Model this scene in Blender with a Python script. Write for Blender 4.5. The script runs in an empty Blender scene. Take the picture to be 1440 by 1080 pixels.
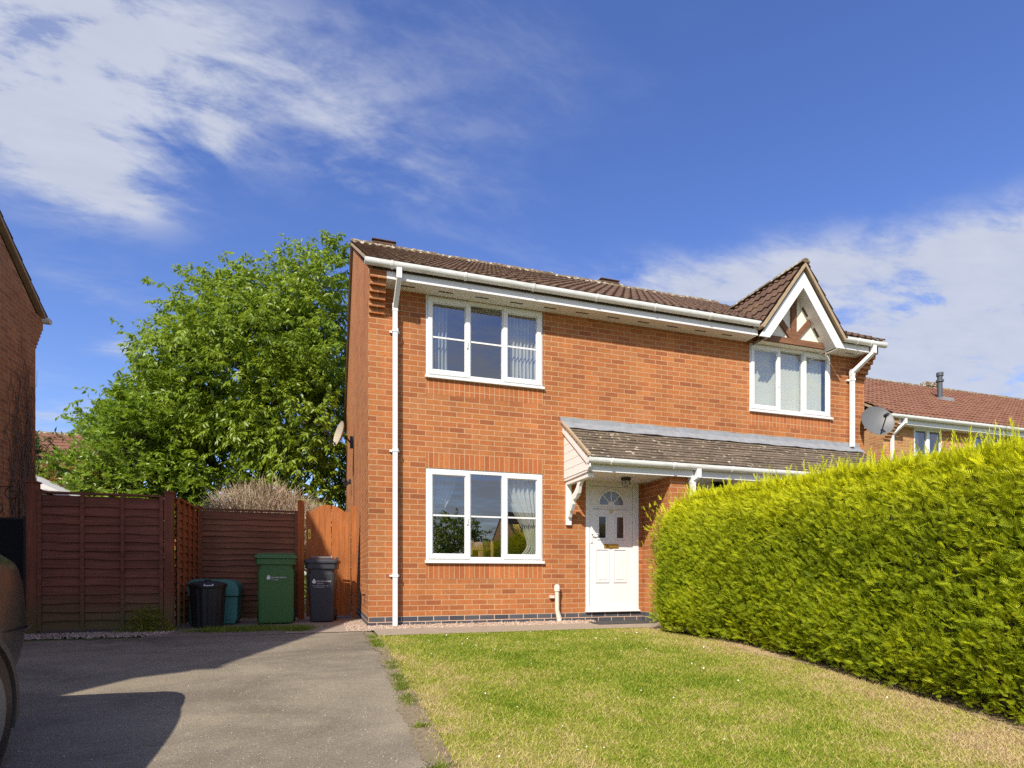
import bpy, math, random
import numpy as np
from mathutils import Vector, Matrix
random.seed(7); RNG = np.random.default_rng(11)
R = math.radians
scn = bpy.context.scene
col = scn.collection
SUN_E=5.0; SKY_S=.13; EXPO=.34; SAT=1.17; SKYV=1.26; CLD0=(3.1,3.4,4.2); CLD1=(4.2,4.4,5.1)

# ------------------------------------------------------------------ helpers
class MB:
    def __init__(s): s.v=[]; s.f=[]; s.m=[]; s.mi=0
    def add(s, vs, fs):
        n=len(s.v); s.v+=[tuple(p) for p in vs]; s.f+=[tuple(i+n for i in f) for f in fs]; s.m+=[s.mi]*len(fs); return s
    def box(s,x0,x1,y0,y1,z0,z1):
        return s.add([(x0,y0,z0),(x1,y0,z0),(x1,y1,z0),(x0,y1,z0),(x0,y0,z1),(x1,y0,z1),(x1,y1,z1),(x0,y1,z1)],
              [(0,3,2,1),(4,5,6,7),(0,1,5,4),(1,2,6,5),(2,3,7,6),(3,0,4,7)])
    def quad(s,a,b,c,d): return s.add([a,b,c,d],[(0,1,2,3)])
    def prism(s, poly, axis, a, b):
        # poly: 2-D points; axis: the axis it is pushed along
        def P(p,t):
            return {'x':(t,p[0],p[1]),'y':(p[0],t,p[1]),'z':(p[0],p[1],t)}[axis]
        n=len(poly)
        vs=[P(p,a) for p in poly]+[P(p,b) for p in poly]
        fs=[tuple(range(n)),tuple(range(2*n-1,n-1,-1))]+[(i,i+n,(i+1)%n+n,(i+1)%n) for i in range(n)]
        return s.add(vs,fs)
    def tube(s, pts, r, n=8, cap=True):
        pts=[Vector(p) for p in pts]; rr=r if isinstance(r,(list,tuple)) else [r]*len(pts)
        vs=[]; fs=[]
        for i,p in enumerate(pts):
            if i==0: d=pts[1]-p
            elif i==len(pts)-1: d=p-pts[i-1]
            else: d=(pts[i+1]-p).normalized()+(p-pts[i-1]).normalized()
            d.normalize()
            a=Vector((0,0,1)) if abs(d.z)<.9 else Vector((1,0,0))
            u=d.cross(a).normalized(); w=d.cross(u)
            for k in range(n):
                t=2*math.pi*k/n; vs.append(p+(u*math.cos(t)+w*math.sin(t))*rr[i])
        for i in range(len(pts)-1):
            for k in range(n): fs.append((i*n+k,(i+1)*n+k,(i+1)*n+(k+1)%n,i*n+(k+1)%n))
        if cap: fs.append(tuple(range(n))); fs.append(tuple(range((len(pts)-1)*n+n-1,(len(pts)-1)*n-1,-1)))
        return s.add(vs,fs)
    def lathe(s, prof, c=(0,0,0), n=24, axis='z'):
        vs=[]; fs=[]
        for r,z in prof:
            for k in range(n):
                t=2*math.pi*k/n
                if axis=='z': vs.append((c[0]+r*math.cos(t),c[1]+r*math.sin(t),c[2]+z))
                elif axis=='x': vs.append((c[0]+z,c[1]+r*math.cos(t),c[2]+r*math.sin(t)))
                else: vs.append((c[0]+r*math.cos(t),c[1]+z,c[2]+r*math.sin(t)))
        for i in range(len(prof)-1):
            for k in range(n): fs.append((i*n+k,i*n+(k+1)%n,(i+1)*n+(k+1)%n,(i+1)*n+k))
        fs.append(tuple(range(n-1,-1,-1))); fs.append(tuple((len(prof)-1)*n+k for k in range(n)))
        return s.add(vs,fs)
    def build(s,name,mat,parent=None,smooth=False,bevel=0,fix=True):
        me=bpy.data.meshes.new(name); me.from_pydata(s.v,[],s.f)
        mats=mat if isinstance(mat,(list,tuple)) else [mat]
        for m in mats: me.materials.append(m)
        if len(mats)>1: me.polygons.foreach_set('material_index',s.m)
        if fix and len(s.f)<60000:
            import bmesh
            bm=bmesh.new(); bm.from_mesh(me); bmesh.ops.recalc_face_normals(bm,faces=bm.faces); bm.to_mesh(me); bm.free()
        if smooth:
            me.polygons.foreach_set('use_smooth',[True]*len(me.polygons))
        me.update()
        o=bpy.data.objects.new(name,me); col.objects.link(o)
        if parent is not None: o.parent=parent
        if bevel:
            b=o.modifiers.new('b','BEVEL'); b.width=bevel; b.segments=2; b.limit_method='ANGLE'; b.angle_limit=R(40)
        if smooth and not bevel:
            try: me.set_sharp_from_angle(angle=R(40))
            except Exception: pass
        return o
def tag(o,label=None,cat=None,group=None,kind=None):
    if label: o['label']=label
    if cat: o['category']=cat
    if group: o['group']=group
    if kind: o['kind']=kind
    return o
def empty(name,loc,rz=0,label=None,cat=None,group=None):
    o=bpy.data.objects.new(name,None); col.objects.link(o); o.location=loc; o.rotation_euler=(0,0,rz); o.empty_display_size=.1
    return tag(o,label,cat,group)
def copy_tree(o,parent=None):
    c=o.copy(); col.objects.link(c); c.parent=parent
    for ch in [x for x in bpy.data.objects if x.parent==o]: copy_tree(ch,c)
    return c

# scattered small faces: template verts/faces placed by frames (numpy)
def scatter(name,mat,tv,tf,pos,D,N,scale,parent=None,rnd=None,extra=None):
    tv=np.array(tv,float); tf=np.array(tf,int); n=len(pos); k=len(tv)
    D=D/np.linalg.norm(D,axis=1,keepdims=True)
    S=np.cross(D,N); S/=np.linalg.norm(S,axis=1,keepdims=True)+1e-9
    N2=np.cross(S,D)
    sc=np.asarray(scale).reshape(n,-1)
    if sc.shape[1]==1: sc=np.repeat(sc,3,axis=1)
    V=(pos[:,None,:]+S[:,None,:]*(tv[None,:,0:1]*sc[:,None,0:1])+D[:,None,:]*(tv[None,:,1:2]*sc[:,None,1:2])+N2[:,None,:]*(tv[None,:,2:3]*sc[:,None,2:3])).reshape(-1,3)
    F=(tf[None]+(np.arange(n)*k)[:,None,None]).reshape(-1)
    q=tf.shape[1]; nf=n*len(tf)
    me=bpy.data.meshes.new(name); me.vertices.add(len(V)); me.vertices.foreach_set('co',V.astype(np.float32).ravel())
    me.loops.add(len(F)); me.loops.foreach_set('vertex_index',F.astype(np.int32))
    me.polygons.add(nf); me.polygons.foreach_set('loop_start',(np.arange(nf)*q).astype(np.int32)); me.polygons.foreach_set('loop_total',np.full(nf,q,np.int32))
    if rnd is None: rnd=RNG.random(n)
    a=me.attributes.new('rnd','FLOAT','FACE'); a.data.foreach_set('value',np.repeat(rnd,len(tf)).astype(np.float32))
    if extra is not None:
        a=me.attributes.new('tip','FLOAT','FACE'); a.data.foreach_set('value',np.repeat(extra,len(tf)).astype(np.float32))
    me.materials.append(mat); me.update(calc_edges=True); me.validate()
    o=bpy.data.objects.new(name,me); col.objects.link(o)
    if parent is not None: o.parent=parent
    return o

# ------------------------------------------------------------------ materials
def newmat(name):
    m=bpy.data.materials.new(name); m.use_nodes=True; nt=m.node_tree
    b=nt.nodes['Principled BSDF']; return m,nt,b
def N(nt,t,**kw):
    n=nt.nodes.new(t)
    for k,v in kw.items():
        if k.startswith('i_'):
            key=k[2:]; key=int(key) if key.isdigit() else key.replace('_',' ')
            n.inputs[key].default_value=v
        else: setattr(n,k,v)
    return n
def L(nt,a,b): nt.links.new(a,b)
def c4(c): return (c[0],c[1],c[2],1)
def ramp(nt,src,stops,interp='LINEAR'):
    r=N(nt,'ShaderNodeValToRGB'); r.color_ramp.interpolation=interp
    e=r.color_ramp.elements
    while len(e)<len(stops): e.new(.5)
    for i,(p,c) in enumerate(stops):
        e[i].position=p; e[i].color=c4(c) if len(c)==3 else c
    L(nt,src,r.inputs[0]); return r.outputs[0]
def mixc(nt,fac,a,b,mode='MIX'):
    m=N(nt,'ShaderNodeMix',data_type='RGBA',blend_type=mode)
    for s,v in ((m.inputs[0],fac),(m.inputs[6],a),(m.inputs[7],b)):
        if hasattr(v,'is_linked'): L(nt,v,s)
        elif isinstance(v,(tuple,list)): s.default_value=c4(v)
        else: s.default_value=v
    return m.outputs[2]
def math_(nt,op,a,b=None,clamp=False):
    m=N(nt,'ShaderNodeMath',operation=op,use_clamp=clamp)
    for s,v in ((m.inputs[0],a),(m.inputs[1],b)):
        if v is None: continue
        if hasattr(v,'is_linked'): L(nt,v,s)
        else: s.default_value=v
    return m.outputs[0]
def noise(nt,vec,scale,detail=4,rough=.55,dist=0):
    n=N(nt,'ShaderNodeTexNoise',i_Scale=scale,i_Detail=detail,i_Roughness=rough,i_Distortion=dist)
    if vec is not None: L(nt,vec,n.inputs['Vector'])
    return n.outputs['Fac']
def coords(nt,kind='Object'):
    return N(nt,'ShaderNodeTexCoord').outputs[kind]
def scaled(nt,vec,s,loc=(0,0,0),rot=(0,0,0)):
    m=N(nt,'ShaderNodeMapping'); m.inputs['Scale'].default_value=s; m.inputs['Location'].default_value=loc; m.inputs['Rotation'].default_value=rot
    L(nt,vec,m.inputs['Vector']); return m.outputs[0]
def bump(nt,b,h,strength=.3,dist=.01):
    n=N(nt,'ShaderNodeBump',i_Strength=strength,i_Distance=dist); L(nt,h,n.inputs['Height']); L(nt,n.outputs[0],b.inputs['Normal'])
def wallvec(nt):
    """(run along the wall, height) whichever way the wall faces"""
    oc=N(nt,'ShaderNodeSeparateXYZ'); L(nt,coords(nt),oc.inputs[0])
    g=N(nt,'ShaderNodeNewGeometry'); gn=N(nt,'ShaderNodeSeparateXYZ'); L(nt,g.outputs['True Normal'],gn.inputs[0])
    side=math_(nt,'GREATER_THAN',math_(nt,'ABSOLUTE',gn.outputs[0]),.5)
    mx=N(nt,'ShaderNodeMix',data_type='FLOAT'); L(nt,side,mx.inputs[0]); L(nt,oc.outputs[0],mx.inputs[2]); L(nt,oc.outputs[1],mx.inputs[3])
    return mx.outputs[0],oc.outputs[2]
def brick(name,tones,mortar,soldier=False,shift=0.0,header=False,stain=.35,dark=(.16,.075,.05),mh=.011):
    m,nt,b=newmat(name); u,z=wallvec(nt)
    cb=N(nt,'ShaderNodeCombineXYZ')
    uu=math_(nt,'ADD',u,shift+50.0*.225)
    if soldier: L(nt,math_(nt,'ADD',z,11.25),cb.inputs[0]); L(nt,uu,cb.inputs[1])
    else: L(nt,uu,cb.inputs[0]); L(nt,z,cb.inputs[1])
    bt=N(nt,'ShaderNodeTexBrick'); L(nt,cb.outputs[0],bt.inputs['Vector'])
    bt.offset=0 if soldier else .5; bt.offset_frequency=2; bt.squash=1
    for k,v in {'Scale':1,'Mortar Size':mh/2,'Mortar Smooth':.25,'Bias':0,'Brick Width':.225,'Row Height':.075}.items(): bt.inputs[k].default_value=v
    bt.inputs['Color1'].default_value=(0,0,0,1); bt.inputs['Color2'].default_value=(1,1,1,1); bt.inputs['Mortar'].default_value=(.5,.5,.5,1)
    v=bt.outputs['Color']; fac=bt.outputs['Fac']
    n=len(tones); tone=ramp(nt,v,[(i/(n-1),t) for i,t in enumerate(tones)])
    st=scaled(nt,cb.outputs[0],(14,90,1) if not soldier else (90,14,1))
    bands=noise(nt,st,1,3,.6)
    big=noise(nt,coords(nt),.9,4,.6)
    tone=mixc(nt,math_(nt,'MULTIPLY',ramp(nt,bands,[(.46,(0,0,0)),(.66,(1,1,1))]),stain),tone,dark)
    grain=noise(nt,coords(nt),160,2,.6)
    tone=mixc(nt,.5,tone,ramp(nt,grain,[(.3,(.25,.25,.25)),(.7,(.75,.75,.75))]),'OVERLAY')
    tone=mixc(nt,.28,tone,ramp(nt,big,[(.3,(.3,.3,.3)),(.7,(.7,.7,.7))]),'OVERLAY')
    vs_=noise(nt,scaled(nt,cb.outputs[0],(2.6,.35,1) if not soldier else (.35,2.6,1)),1,4,.6)
    tone=mixc(nt,.3,tone,ramp(nt,vs_,[(.3,(.26,.26,.27)),(.68,(.62,.62,.6))]),'OVERLAY')
    mo=mixc(nt,.5,mortar,ramp(nt,big,[(.3,(.35,.35,.35)),(.7,(.65,.65,.65))]),'OVERLAY')
    c=mixc(nt,fac,tone,mo)
    L(nt,c,b.inputs['Base Color']); b.inputs['Roughness'].default_value=.9
    b.inputs['Specular IOR Level'].default_value=.25
    h=math_(nt,'ADD',math_(nt,'MULTIPLY',math_(nt,'SUBTRACT',1,fac),1),math_(nt,'MULTIPLY',grain,.25))
    bump(nt,b,h,.55,.004)
    return m
M={}
M['brick']=brick('red_brick',[(.29,.093,.036),(.39,.13,.044),(.44,.15,.048),(.42,.168,.062),(.36,.118,.04),(.47,.172,.053),(.39,.138,.046)],(.47,.305,.17),stain=.45)
M['soldier']=brick('red_brick_on_end',[(.37,.113,.04),(.43,.138,.046),(.48,.165,.053),(.4,.128,.043)],(.47,.305,.17),soldier=True)
M['blue']=brick('blue_brick',[(.05,.055,.07),(.075,.08,.1),(.1,.1,.11),(.06,.06,.075)],(.62,.42,.3),stain=.1)
M['brick2']=brick('buff_brick',[(.42,.22,.09),(.5,.27,.11),(.46,.2,.08),(.38,.17,.07)],(.52,.38,.22))
M['brick3']=brick('aged_brick',[(.38,.19,.09),(.46,.23,.1),(.32,.15,.075),(.5,.27,.12)],(.45,.33,.22),stain=.5)
def simple(name,c,rough=.5,var=.0,scale=8,spec=.5,bmp=0,bscale=60,metal=0):
    m,nt,b=newmat(name); b.inputs['Roughness'].default_value=rough; b.inputs['Specular IOR Level'].default_value=spec; b.inputs['Metallic'].default_value=metal
    if var:
        nz=noise(nt,coords(nt),scale,5,.6)
        L(nt,mixc(nt,nz,tuple(x*(1-var) for x in c),tuple(min(1,x*(1+var)) for x in c)),b.inputs['Base Color'])
    else: b.inputs['Base Color'].default_value=c4(c)
    if bmp: bump(nt,b,noise(nt,coords(nt),bscale,3,.6),bmp,.003)
    return m
M['upvc']=simple('white_plastic',(.78,.79,.78),.32,.04,3)
M['fascia']=simple('white_board',(.7,.7,.7),.5,.07,4)
M['pipe']=simple('white_pipe_plastic',(.76,.77,.78),.35,.05,6)
def dirty_gutter():
    m,nt,b=newmat('gutter_plastic'); co=coords(nt)
    d=noise(nt,scaled(nt,co,(2,2,14)),1.6,6,.7)
    L(nt,mixc(nt,ramp(nt,d,[(.5,(0,0,0)),(.75,(1,1,1))]),(.74,.75,.74),(.42,.44,.38)),b.inputs['Base Color']); b.inputs['Roughness'].default_value=.4; return m
M['gutter']=dirty_gutter()
M['soffit']=simple('soffit_board',(.72,.71,.66),.5,.04,3)
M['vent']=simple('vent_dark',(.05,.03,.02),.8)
M['black']=simple('black_plastic',(.015,.015,.017),.45,.2,20)
M['gold']=simple('brass',(.55,.36,.06),.35,.1,20,metal=.7)
M['lead']=simple('lead',(.24,.255,.275),.7,.35,9,bmp=.3,bscale=20)
M['cream']=simple('cream_render',(.8,.76,.66),.85,.05,5,bmp=.2)
M['mortarbed']=simple('verge_mortar',(.36,.27,.17),.9,.35,12,bmp=.5,bscale=40)
M['room']=simple('room_wall',(.3,.27,.23),.9)
M['sheer']=simple('sheer_curtain',(.62,.61,.56),.9)
M['greycurtain']=simple('grey_curtain',(.42,.45,.48),.9)
M['blind']=simple('blind_fabric',(.84,.83,.7),.9)
def wood(name,c,var=.45,axis=2,rough=.75,green=0,streak=None):
    m,nt,b=newmat(name); co=coords(nt)
    s=[26,26,26]; s[axis]=1.6
    g=noise(nt,scaled(nt,co,tuple(s)),1,5,.65,.6)
    big=noise(nt,co,1.7,3,.6)
    cc=mixc(nt,ramp(nt,g,[(.3,(0,0,0)),(.7,(1,1,1))]),tuple(x*(1-var) for x in c),tuple(x*(1+var*.6) for x in c))
    cc=mixc(nt,.5,cc,ramp(nt,big,[(.3,(.3,.3,.3)),(.7,(.68,.68,.68))]),'OVERLAY')
    if green:
        sp=N(nt,'ShaderNodeSeparateXYZ'); L(nt,co,sp.inputs[0])
        k=math_(nt,'ADD',math_(nt,'MULTIPLY',sp.outputs[2],-1.6),math_(nt,'ADD',math_(nt,'MULTIPLY',big,1.4),.25),True)
        cc=mixc(nt,math_(nt,'MULTIPLY',k,green),cc,(.10,.095,.03))
    if streak:
        sk=noise(nt,scaled(nt,co,(3,3,60)),1,3,.6)
        cc=mixc(nt,ramp(nt,sk,[(.66,(0,0,0)),(.72,(1,1,1))]),cc,streak)
    L(nt,cc,b.inputs['Base Color']); b.inputs['Roughness'].default_value=rough; b.inputs['Specular IOR Level'].default_value=.3
    bump(nt,b,g,.35,.003); return m
M['timber']=wood('brown_timber',(.2,.095,.05),.35,0)
M['fence_red']=wood('red_brown_fence',(.21,.068,.04),.42,0,green=.85,streak=(.2,.09,.07))
M['fence_ret']=wood('orange_fence',(.3,.1,.035),.4,1,green=.9)
M['fence_brown']=wood('brown_fence',(.22,.088,.045),.4,0,green=.2)
M['post_red']=wood('red_brown_post',(.22,.07,.038),.35,2,green=.9)
M['gate']=wood('orange_gate',(.37,.125,.032),.35,2,rough=.65)
M['post_or']=wood('orange_post',(.4,.12,.03),.3,2)
def tiles(name,c1,c2,moss=.3,lich=.2,lscale=9,lc=(.5,.47,.38),mc=(.3,.24,.05)):
    m,nt,b=newmat(name); co=coords(nt)
    n1=noise(nt,co,3.2,5,.65); n2=noise(nt,co,38,3,.7); n3=noise(nt,scaled(nt,co,(1,1,1),(7,3,1)),lscale,4,.65); n4=noise(nt,scaled(nt,co,(1,1,1),(3,9,4)),1.7,6,.7)
    c=mixc(nt,ramp(nt,n1,[(.32,(0,0,0)),(.68,(1,1,1))]),c1,c2)
    c=mixc(nt,.5,c,ramp(nt,n2,[(.25,(.2,.2,.2)),(.75,(.78,.78,.78))]),'OVERLAY')
    if lich>0: c=mixc(nt,ramp(nt,n3,[(.62-lich*.3,(0,0,0)),(.67-lich*.3,(1,1,1))]),c,lc)
    c=mixc(nt,math_(nt,'MULTIPLY',ramp(nt,n4,[(.56,(0,0,0)),(.66,(1,1,1))]),moss),c,mc)
    L(nt,c,b.inputs['Base Color']); b.inputs['Roughness'].default_value=.92; b.inputs['Specular IOR Level'].default_value=.2
    bump(nt,b,n2,.5,.006); return m
M['tile']=tiles('brown_roof_tile',(.08,.05,.036),(.15,.09,.06),.22,.0)
M['ridge']=tiles('mossy_ridge_tile',(.11,.075,.05),(.22,.17,.11),.8,.25,12)
M['tile_porch']=tiles('lichened_plain_tile',(.1,.078,.058),(.18,.14,.1),.1,.06,13,(.5,.46,.36))
M['tile_red']=tiles('red_roof_tile',(.17,.078,.05),(.23,.112,.073),.15,.0)
def glass(name,tint=(.02,.025,.03),mixf=.0):
    m=bpy.data.materials.new(name); m.use_nodes=True; nt=m.node_tree; nt.nodes.clear()
    out=N(nt,'ShaderNodeOutputMaterial'); tr=N(nt,'ShaderNodeBsdfTransparent'); gl=N(nt,'ShaderNodeBsdfGlossy',i_Roughness=.003)
    tr.inputs[0].default_value=(.78,.82,.82,1)
    ge=N(nt,'ShaderNodeNewGeometry'); dt=N(nt,'ShaderNodeVectorMath',operation='DOT_PRODUCT'); L(nt,ge.outputs['Incoming'],dt.inputs[0]); L(nt,ge.outputs['True Normal'],dt.inputs[1]); mx=N(nt,'ShaderNodeMixShader')
    fr=math_(nt,'ADD',math_(nt,'MULTIPLY',math_(nt,'POWER',math_(nt,'SUBTRACT',1,math_(nt,'ABSOLUTE',dt.outputs['Value'])),5),.9),.04)
    f=math_(nt,'ADD',math_(nt,'MULTIPLY',fr,1.9),mixf,True)
    nz=noise(nt,coords(nt),1.3,1,.3); bp=N(nt,'ShaderNodeBump',i_Strength=.04,i_Distance=.02); L(nt,nz,bp.inputs['Height']); L(nt,bp.outputs[0],gl.inputs['Normal'])
    L(nt,f,mx.inputs[0]); L(nt,tr.outputs[0],mx.inputs[1]); L(nt,gl.outputs[0],mx.inputs[2]); L(nt,mx.outputs[0],out.inputs[0]); return m
M['glass']=glass('window_glass',mixf=.2)
M['darkglass']=simple('dark_glass',(.02,.025,.03),.08,spec=.8)
def leafmat(name,stops,trans=.35,rough=.55,nscale=1.5,tipcol=None,nmix=.5,gloss=.35):
    m=bpy.data.materials.new(name); m.use_nodes=True; nt=m.node_tree; b=nt.nodes['Principled BSDF']; out=nt.nodes['Material Output']
    at=N(nt,'ShaderNodeAttribute',attribute_name='rnd'); nz=noise(nt,coords(nt),nscale,3,.6)
    t=math_(nt,'ADD',math_(nt,'MULTIPLY',at.outputs['Fac'],1-nmix),math_(nt,'MULTIPLY',ramp(nt,nz,[(.3,(0,0,0)),(.7,(1,1,1))]),nmix),True)
    c=ramp(nt,t,stops)
    if tipcol:
        tp=N(nt,'ShaderNodeAttribute',attribute_name='tip'); c=mixc(nt,tp.outputs['Fac'],c,tipcol)
    L(nt,c,b.inputs['Base Color']); b.inputs['Roughness'].default_value=rough; b.inputs['Specular IOR Level'].default_value=gloss
    tl=N(nt,'ShaderNodeBsdfTranslucent'); L(nt,mixc(nt,.5,c,(.55,.7,.05),'MIX') if trans>.3 else c,tl.inputs[0])
    mx=N(nt,'ShaderNodeMixShader',i_Fac=trans); L(nt,b.outputs[0],mx.inputs[1]); L(nt,tl.outputs[0],mx.inputs[2]); L(nt,mx.outputs[0],out.inputs[0]); return m
M['hedge']=leafmat('conifer_spray',[(0,(.08,.125,.006)),(.4,(.24,.32,.01)),(.8,(.42,.48,.012)),(.965,(.48,.46,.02)),(1,(.36,.17,.04))],.25,.6,2.2,(.74,.74,.015),.45,.25)
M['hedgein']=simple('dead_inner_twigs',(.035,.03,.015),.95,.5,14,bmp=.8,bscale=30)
M['cherry']=leafmat('cherry_leaf',[(0,(.09,.16,.012)),(.5,(.19,.28,.02)),(.85,(.28,.37,.03)),(1,(.38,.42,.04))],.32,.42,.8,None,.45,.5)
M['laurel']=leafmat('laurel_leaf',[(0,(.09,.17,.015)),(.5,(.18,.29,.025)),(1,(.3,.4,.05))],.32,.35,1.2,None,.4,.6)
M['redleaf']=leafmat('red_shrub_leaf',[(0,(.06,.12,.02)),(.45,(.13,.2,.03)),(.62,(.3,.13,.04)),(1,(.42,.13,.06))],.3,.4,1.2,None,.3,.5)
M['darkleaf']=leafmat('dark_conifer_leaf',[(0,(.015,.04,.01)),(.6,(.04,.09,.015)),(1,(.12,.2,.03))],.2,.6,1.5,None,.6,.2)
M['weed']=leafmat('weed_leaf',[(0,(.12,.15,.02)),(.6,(.24,.26,.03)),(1,(.4,.36,.05))],.35,.6,3,None,.3,.2)
M['bark']=simple('bark',(.09,.065,.045),.95,.4,12,bmp=.8,bscale=25)
M['drytwig']=simple('dry_twig',(.46,.36,.26),.9,.3,10)
M['vine']=simple('bare_vine',(.15,.1,.07),.95,.4,20)

GY=lambda y: -.088*max(0.0,-3.1-y) if y>-9 else -.519
# lawn colour shared by turf and blades
def lawncol(nt):
    g=N(nt,'ShaderNodeNewGeometry'); pos=g.outputs['Position']
    sp=N(nt,'ShaderNodeSeparateXYZ'); L(nt,pos,sp.inputs[0])
    n1=noise(nt,pos,1.1,5,.62); n2=noise(nt,pos,7,3,.6); n3=noise(nt,pos,3.1,4,.6,.5)
    near=math_(nt,'MULTIPLY',math_(nt,'SUBTRACT',-2.6,sp.outputs[1]),.065,True)     # drier toward the road
    edge=math_(nt,'MULTIPLY',math_(nt,'SUBTRACT',.55,sp.outputs[0]),.55,True)
    hedge=math_(nt,'MULTIPLY',math_(nt,'SUBTRACT',sp.outputs[0],2.5),.42,True)
    d=math_(nt,'ADD',math_(nt,'ADD',math_(nt,'ADD',math_(nt,'MULTIPLY',n1,1.15),-.2),math_(nt,'ADD',math_(nt,'MULTIPLY',n3,.8),-.15)),math_(nt,'ADD',math_(nt,'ADD',near,edge),math_(nt,'ADD',hedge,math_(nt,'MULTIPLY',n2,.3))))
    return d,n2
def lawnramp(nt,d,k=1.0):
    s=lambda c: tuple(x*k for x in c)
    return ramp(nt,math_(nt,'SUBTRACT',d,.40,True),[(.10,s((.15,.24,.015))),(.36,s((.27,.35,.025))),(.58,s((.42,.43,.06))),(.8,s((.56,.48,.17))),(.99,s((.62,.47,.26)))])
def mk_turf():
    m,nt,b=newmat('turf'); d,n2=lawncol(nt); L(nt,lawnramp(nt,d,.62),b.inputs['Base Color']); b.inputs['Roughness'].default_value=1; b.inputs['Specular IOR Level'].default_value=.1
    bump(nt,b,noise(nt,coords(nt),60,4,.7),.8,.02); return m
def mk_blade():
    m=bpy.data.materials.new('grass_blade'); m.use_nodes=True; nt=m.node_tree; b=nt.nodes['Principled BSDF']; out=nt.nodes['Material Output']
    d,n2=lawncol(nt); at=N(nt,'ShaderNodeAttribute',attribute_name='rnd')
    d=math_(nt,'ADD',d,math_(nt,'MULTIPLY',math_(nt,'SUBTRACT',at.outputs['Fac'],.5),.8))
    c=lawnramp(nt,d,1.0); L(nt,c,b.inputs['Base Color']); b.inputs['Roughness'].default_value=.6; b.inputs['Specular IOR Level'].default_value=.25
    tl=N(nt,'ShaderNodeBsdfTranslucent'); L(nt,c,tl.inputs[0]); mx=N(nt,'ShaderNodeMixShader',i_Fac=.3)
    L(nt,b.outputs[0],mx.inputs[1]); L(nt,tl.outputs[0],mx.inputs[2]); L(nt,mx.outputs[0],out.inputs[0]); return m
M['turf']=mk_turf(); M['blade']=mk_blade()
def mk_asphalt():
    m,nt,b=newmat('asphalt'); co=coords(nt)
    a=noise(nt,co,170,2,.7); f=noise(nt,co,70,3,.7); big=noise(nt,co,1.1,5,.6); v=N(nt,'ShaderNodeTexVoronoi',i_Scale=95.0); L(nt,co,v.inputs['Vector'])
    c=mixc(nt,ramp(nt,a,[(.32,(0,0,0)),(.68,(1,1,1))]),(.1,.088,.07),(.34,.295,.23))
    c=mixc(nt,ramp(nt,f,[(.35,(0,0,0)),(.75,(1,1,1))]),c,(.28,.235,.165))
    c=mixc(nt,.55,c,ramp(nt,big,[(.3,(.3,.3,.3)),(.7,(.66,.66,.66))]),'OVERLAY')
    pt=noise(nt,scaled(nt,co,(1,1.6,1),(5,2,0)),.75,6,.7,.6)
    c=mixc(nt,.55,c,ramp(nt,pt,[(.42,(.3,.3,.31)),(.55,(.52,.52,.51)),(.7,(.66,.65,.62))]),'OVERLAY')
    vc=N(nt,'ShaderNodeTexVoronoi',feature='DISTANCE_TO_EDGE',i_Scale=.55); L(nt,scaled(nt,mixc(nt,.25,co,N(nt,'ShaderNodeTexNoise',i_Scale=2.0,i_Detail=5.0).outputs['Color'],'ADD'),(1,.8,1)),vc.inputs['Vector'])
    ck=math_(nt,'MULTIPLY',math_(nt,'LESS_THAN',vc.outputs['Distance'],.0012),math_(nt,'GREATER_THAN',pt,.52))
    sep=N(nt,'ShaderNodeSeparateColor'); L(nt,v.outputs['Color'],sep.inputs[0])
    spk=math_(nt,'MULTIPLY',math_(nt,'LESS_THAN',v.outputs['Distance'],.3),math_(nt,'GREATER_THAN',sep.outputs[0],.93))
    c=mixc(nt,spk,c,(.5,.46,.4))
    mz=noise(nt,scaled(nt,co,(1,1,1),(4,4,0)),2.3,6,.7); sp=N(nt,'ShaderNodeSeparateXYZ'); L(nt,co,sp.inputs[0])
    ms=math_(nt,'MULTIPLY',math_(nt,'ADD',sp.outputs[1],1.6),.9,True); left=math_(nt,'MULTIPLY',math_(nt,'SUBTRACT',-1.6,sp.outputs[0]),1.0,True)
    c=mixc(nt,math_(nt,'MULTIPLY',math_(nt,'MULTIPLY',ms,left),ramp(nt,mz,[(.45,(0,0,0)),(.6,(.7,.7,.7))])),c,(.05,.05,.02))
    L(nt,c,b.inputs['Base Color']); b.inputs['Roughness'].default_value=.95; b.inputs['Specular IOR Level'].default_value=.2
    bump(nt,b,math_(nt,'ADD',a,f),.7,.006); return m
M['asphalt']=mk_asphalt()
M['conc']=simple('path_concrete',(.31,.25,.19),.95,.28,7,bmp=.4,bscale=90)
M['edging']=simple('edging',(.2,.15,.11),.95,.35,14,bmp=.4)
M['soil']=simple('dry_soil',(.36,.26,.16),1,.45,9,bmp=.8,bscale=50)
M['earth']=simple('dusty_ground',(.19,.145,.11),1,.4,8,bmp=.7,bscale=60)
M['debris']=simple('edge_debris',(.2,.16,.1),1,.5,30,bmp=.9,bscale=120)
M['ground']=simple('rough_grass_ground',(.12,.15,.04),1,.4,3,bmp=.5)
M['stone']=leafmat('gravel_stone',[(0,(.22,.15,.11)),(.4,(.36,.26,.2)),(.8,(.48,.37,.29)),(1,(.6,.54,.46))],.0,.9,3,None,.1,.2)
M['mat']=simple('door_mat_rubber',(.045,.045,.045),.9,.3,60,bmp=.5,bscale=200)

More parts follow.
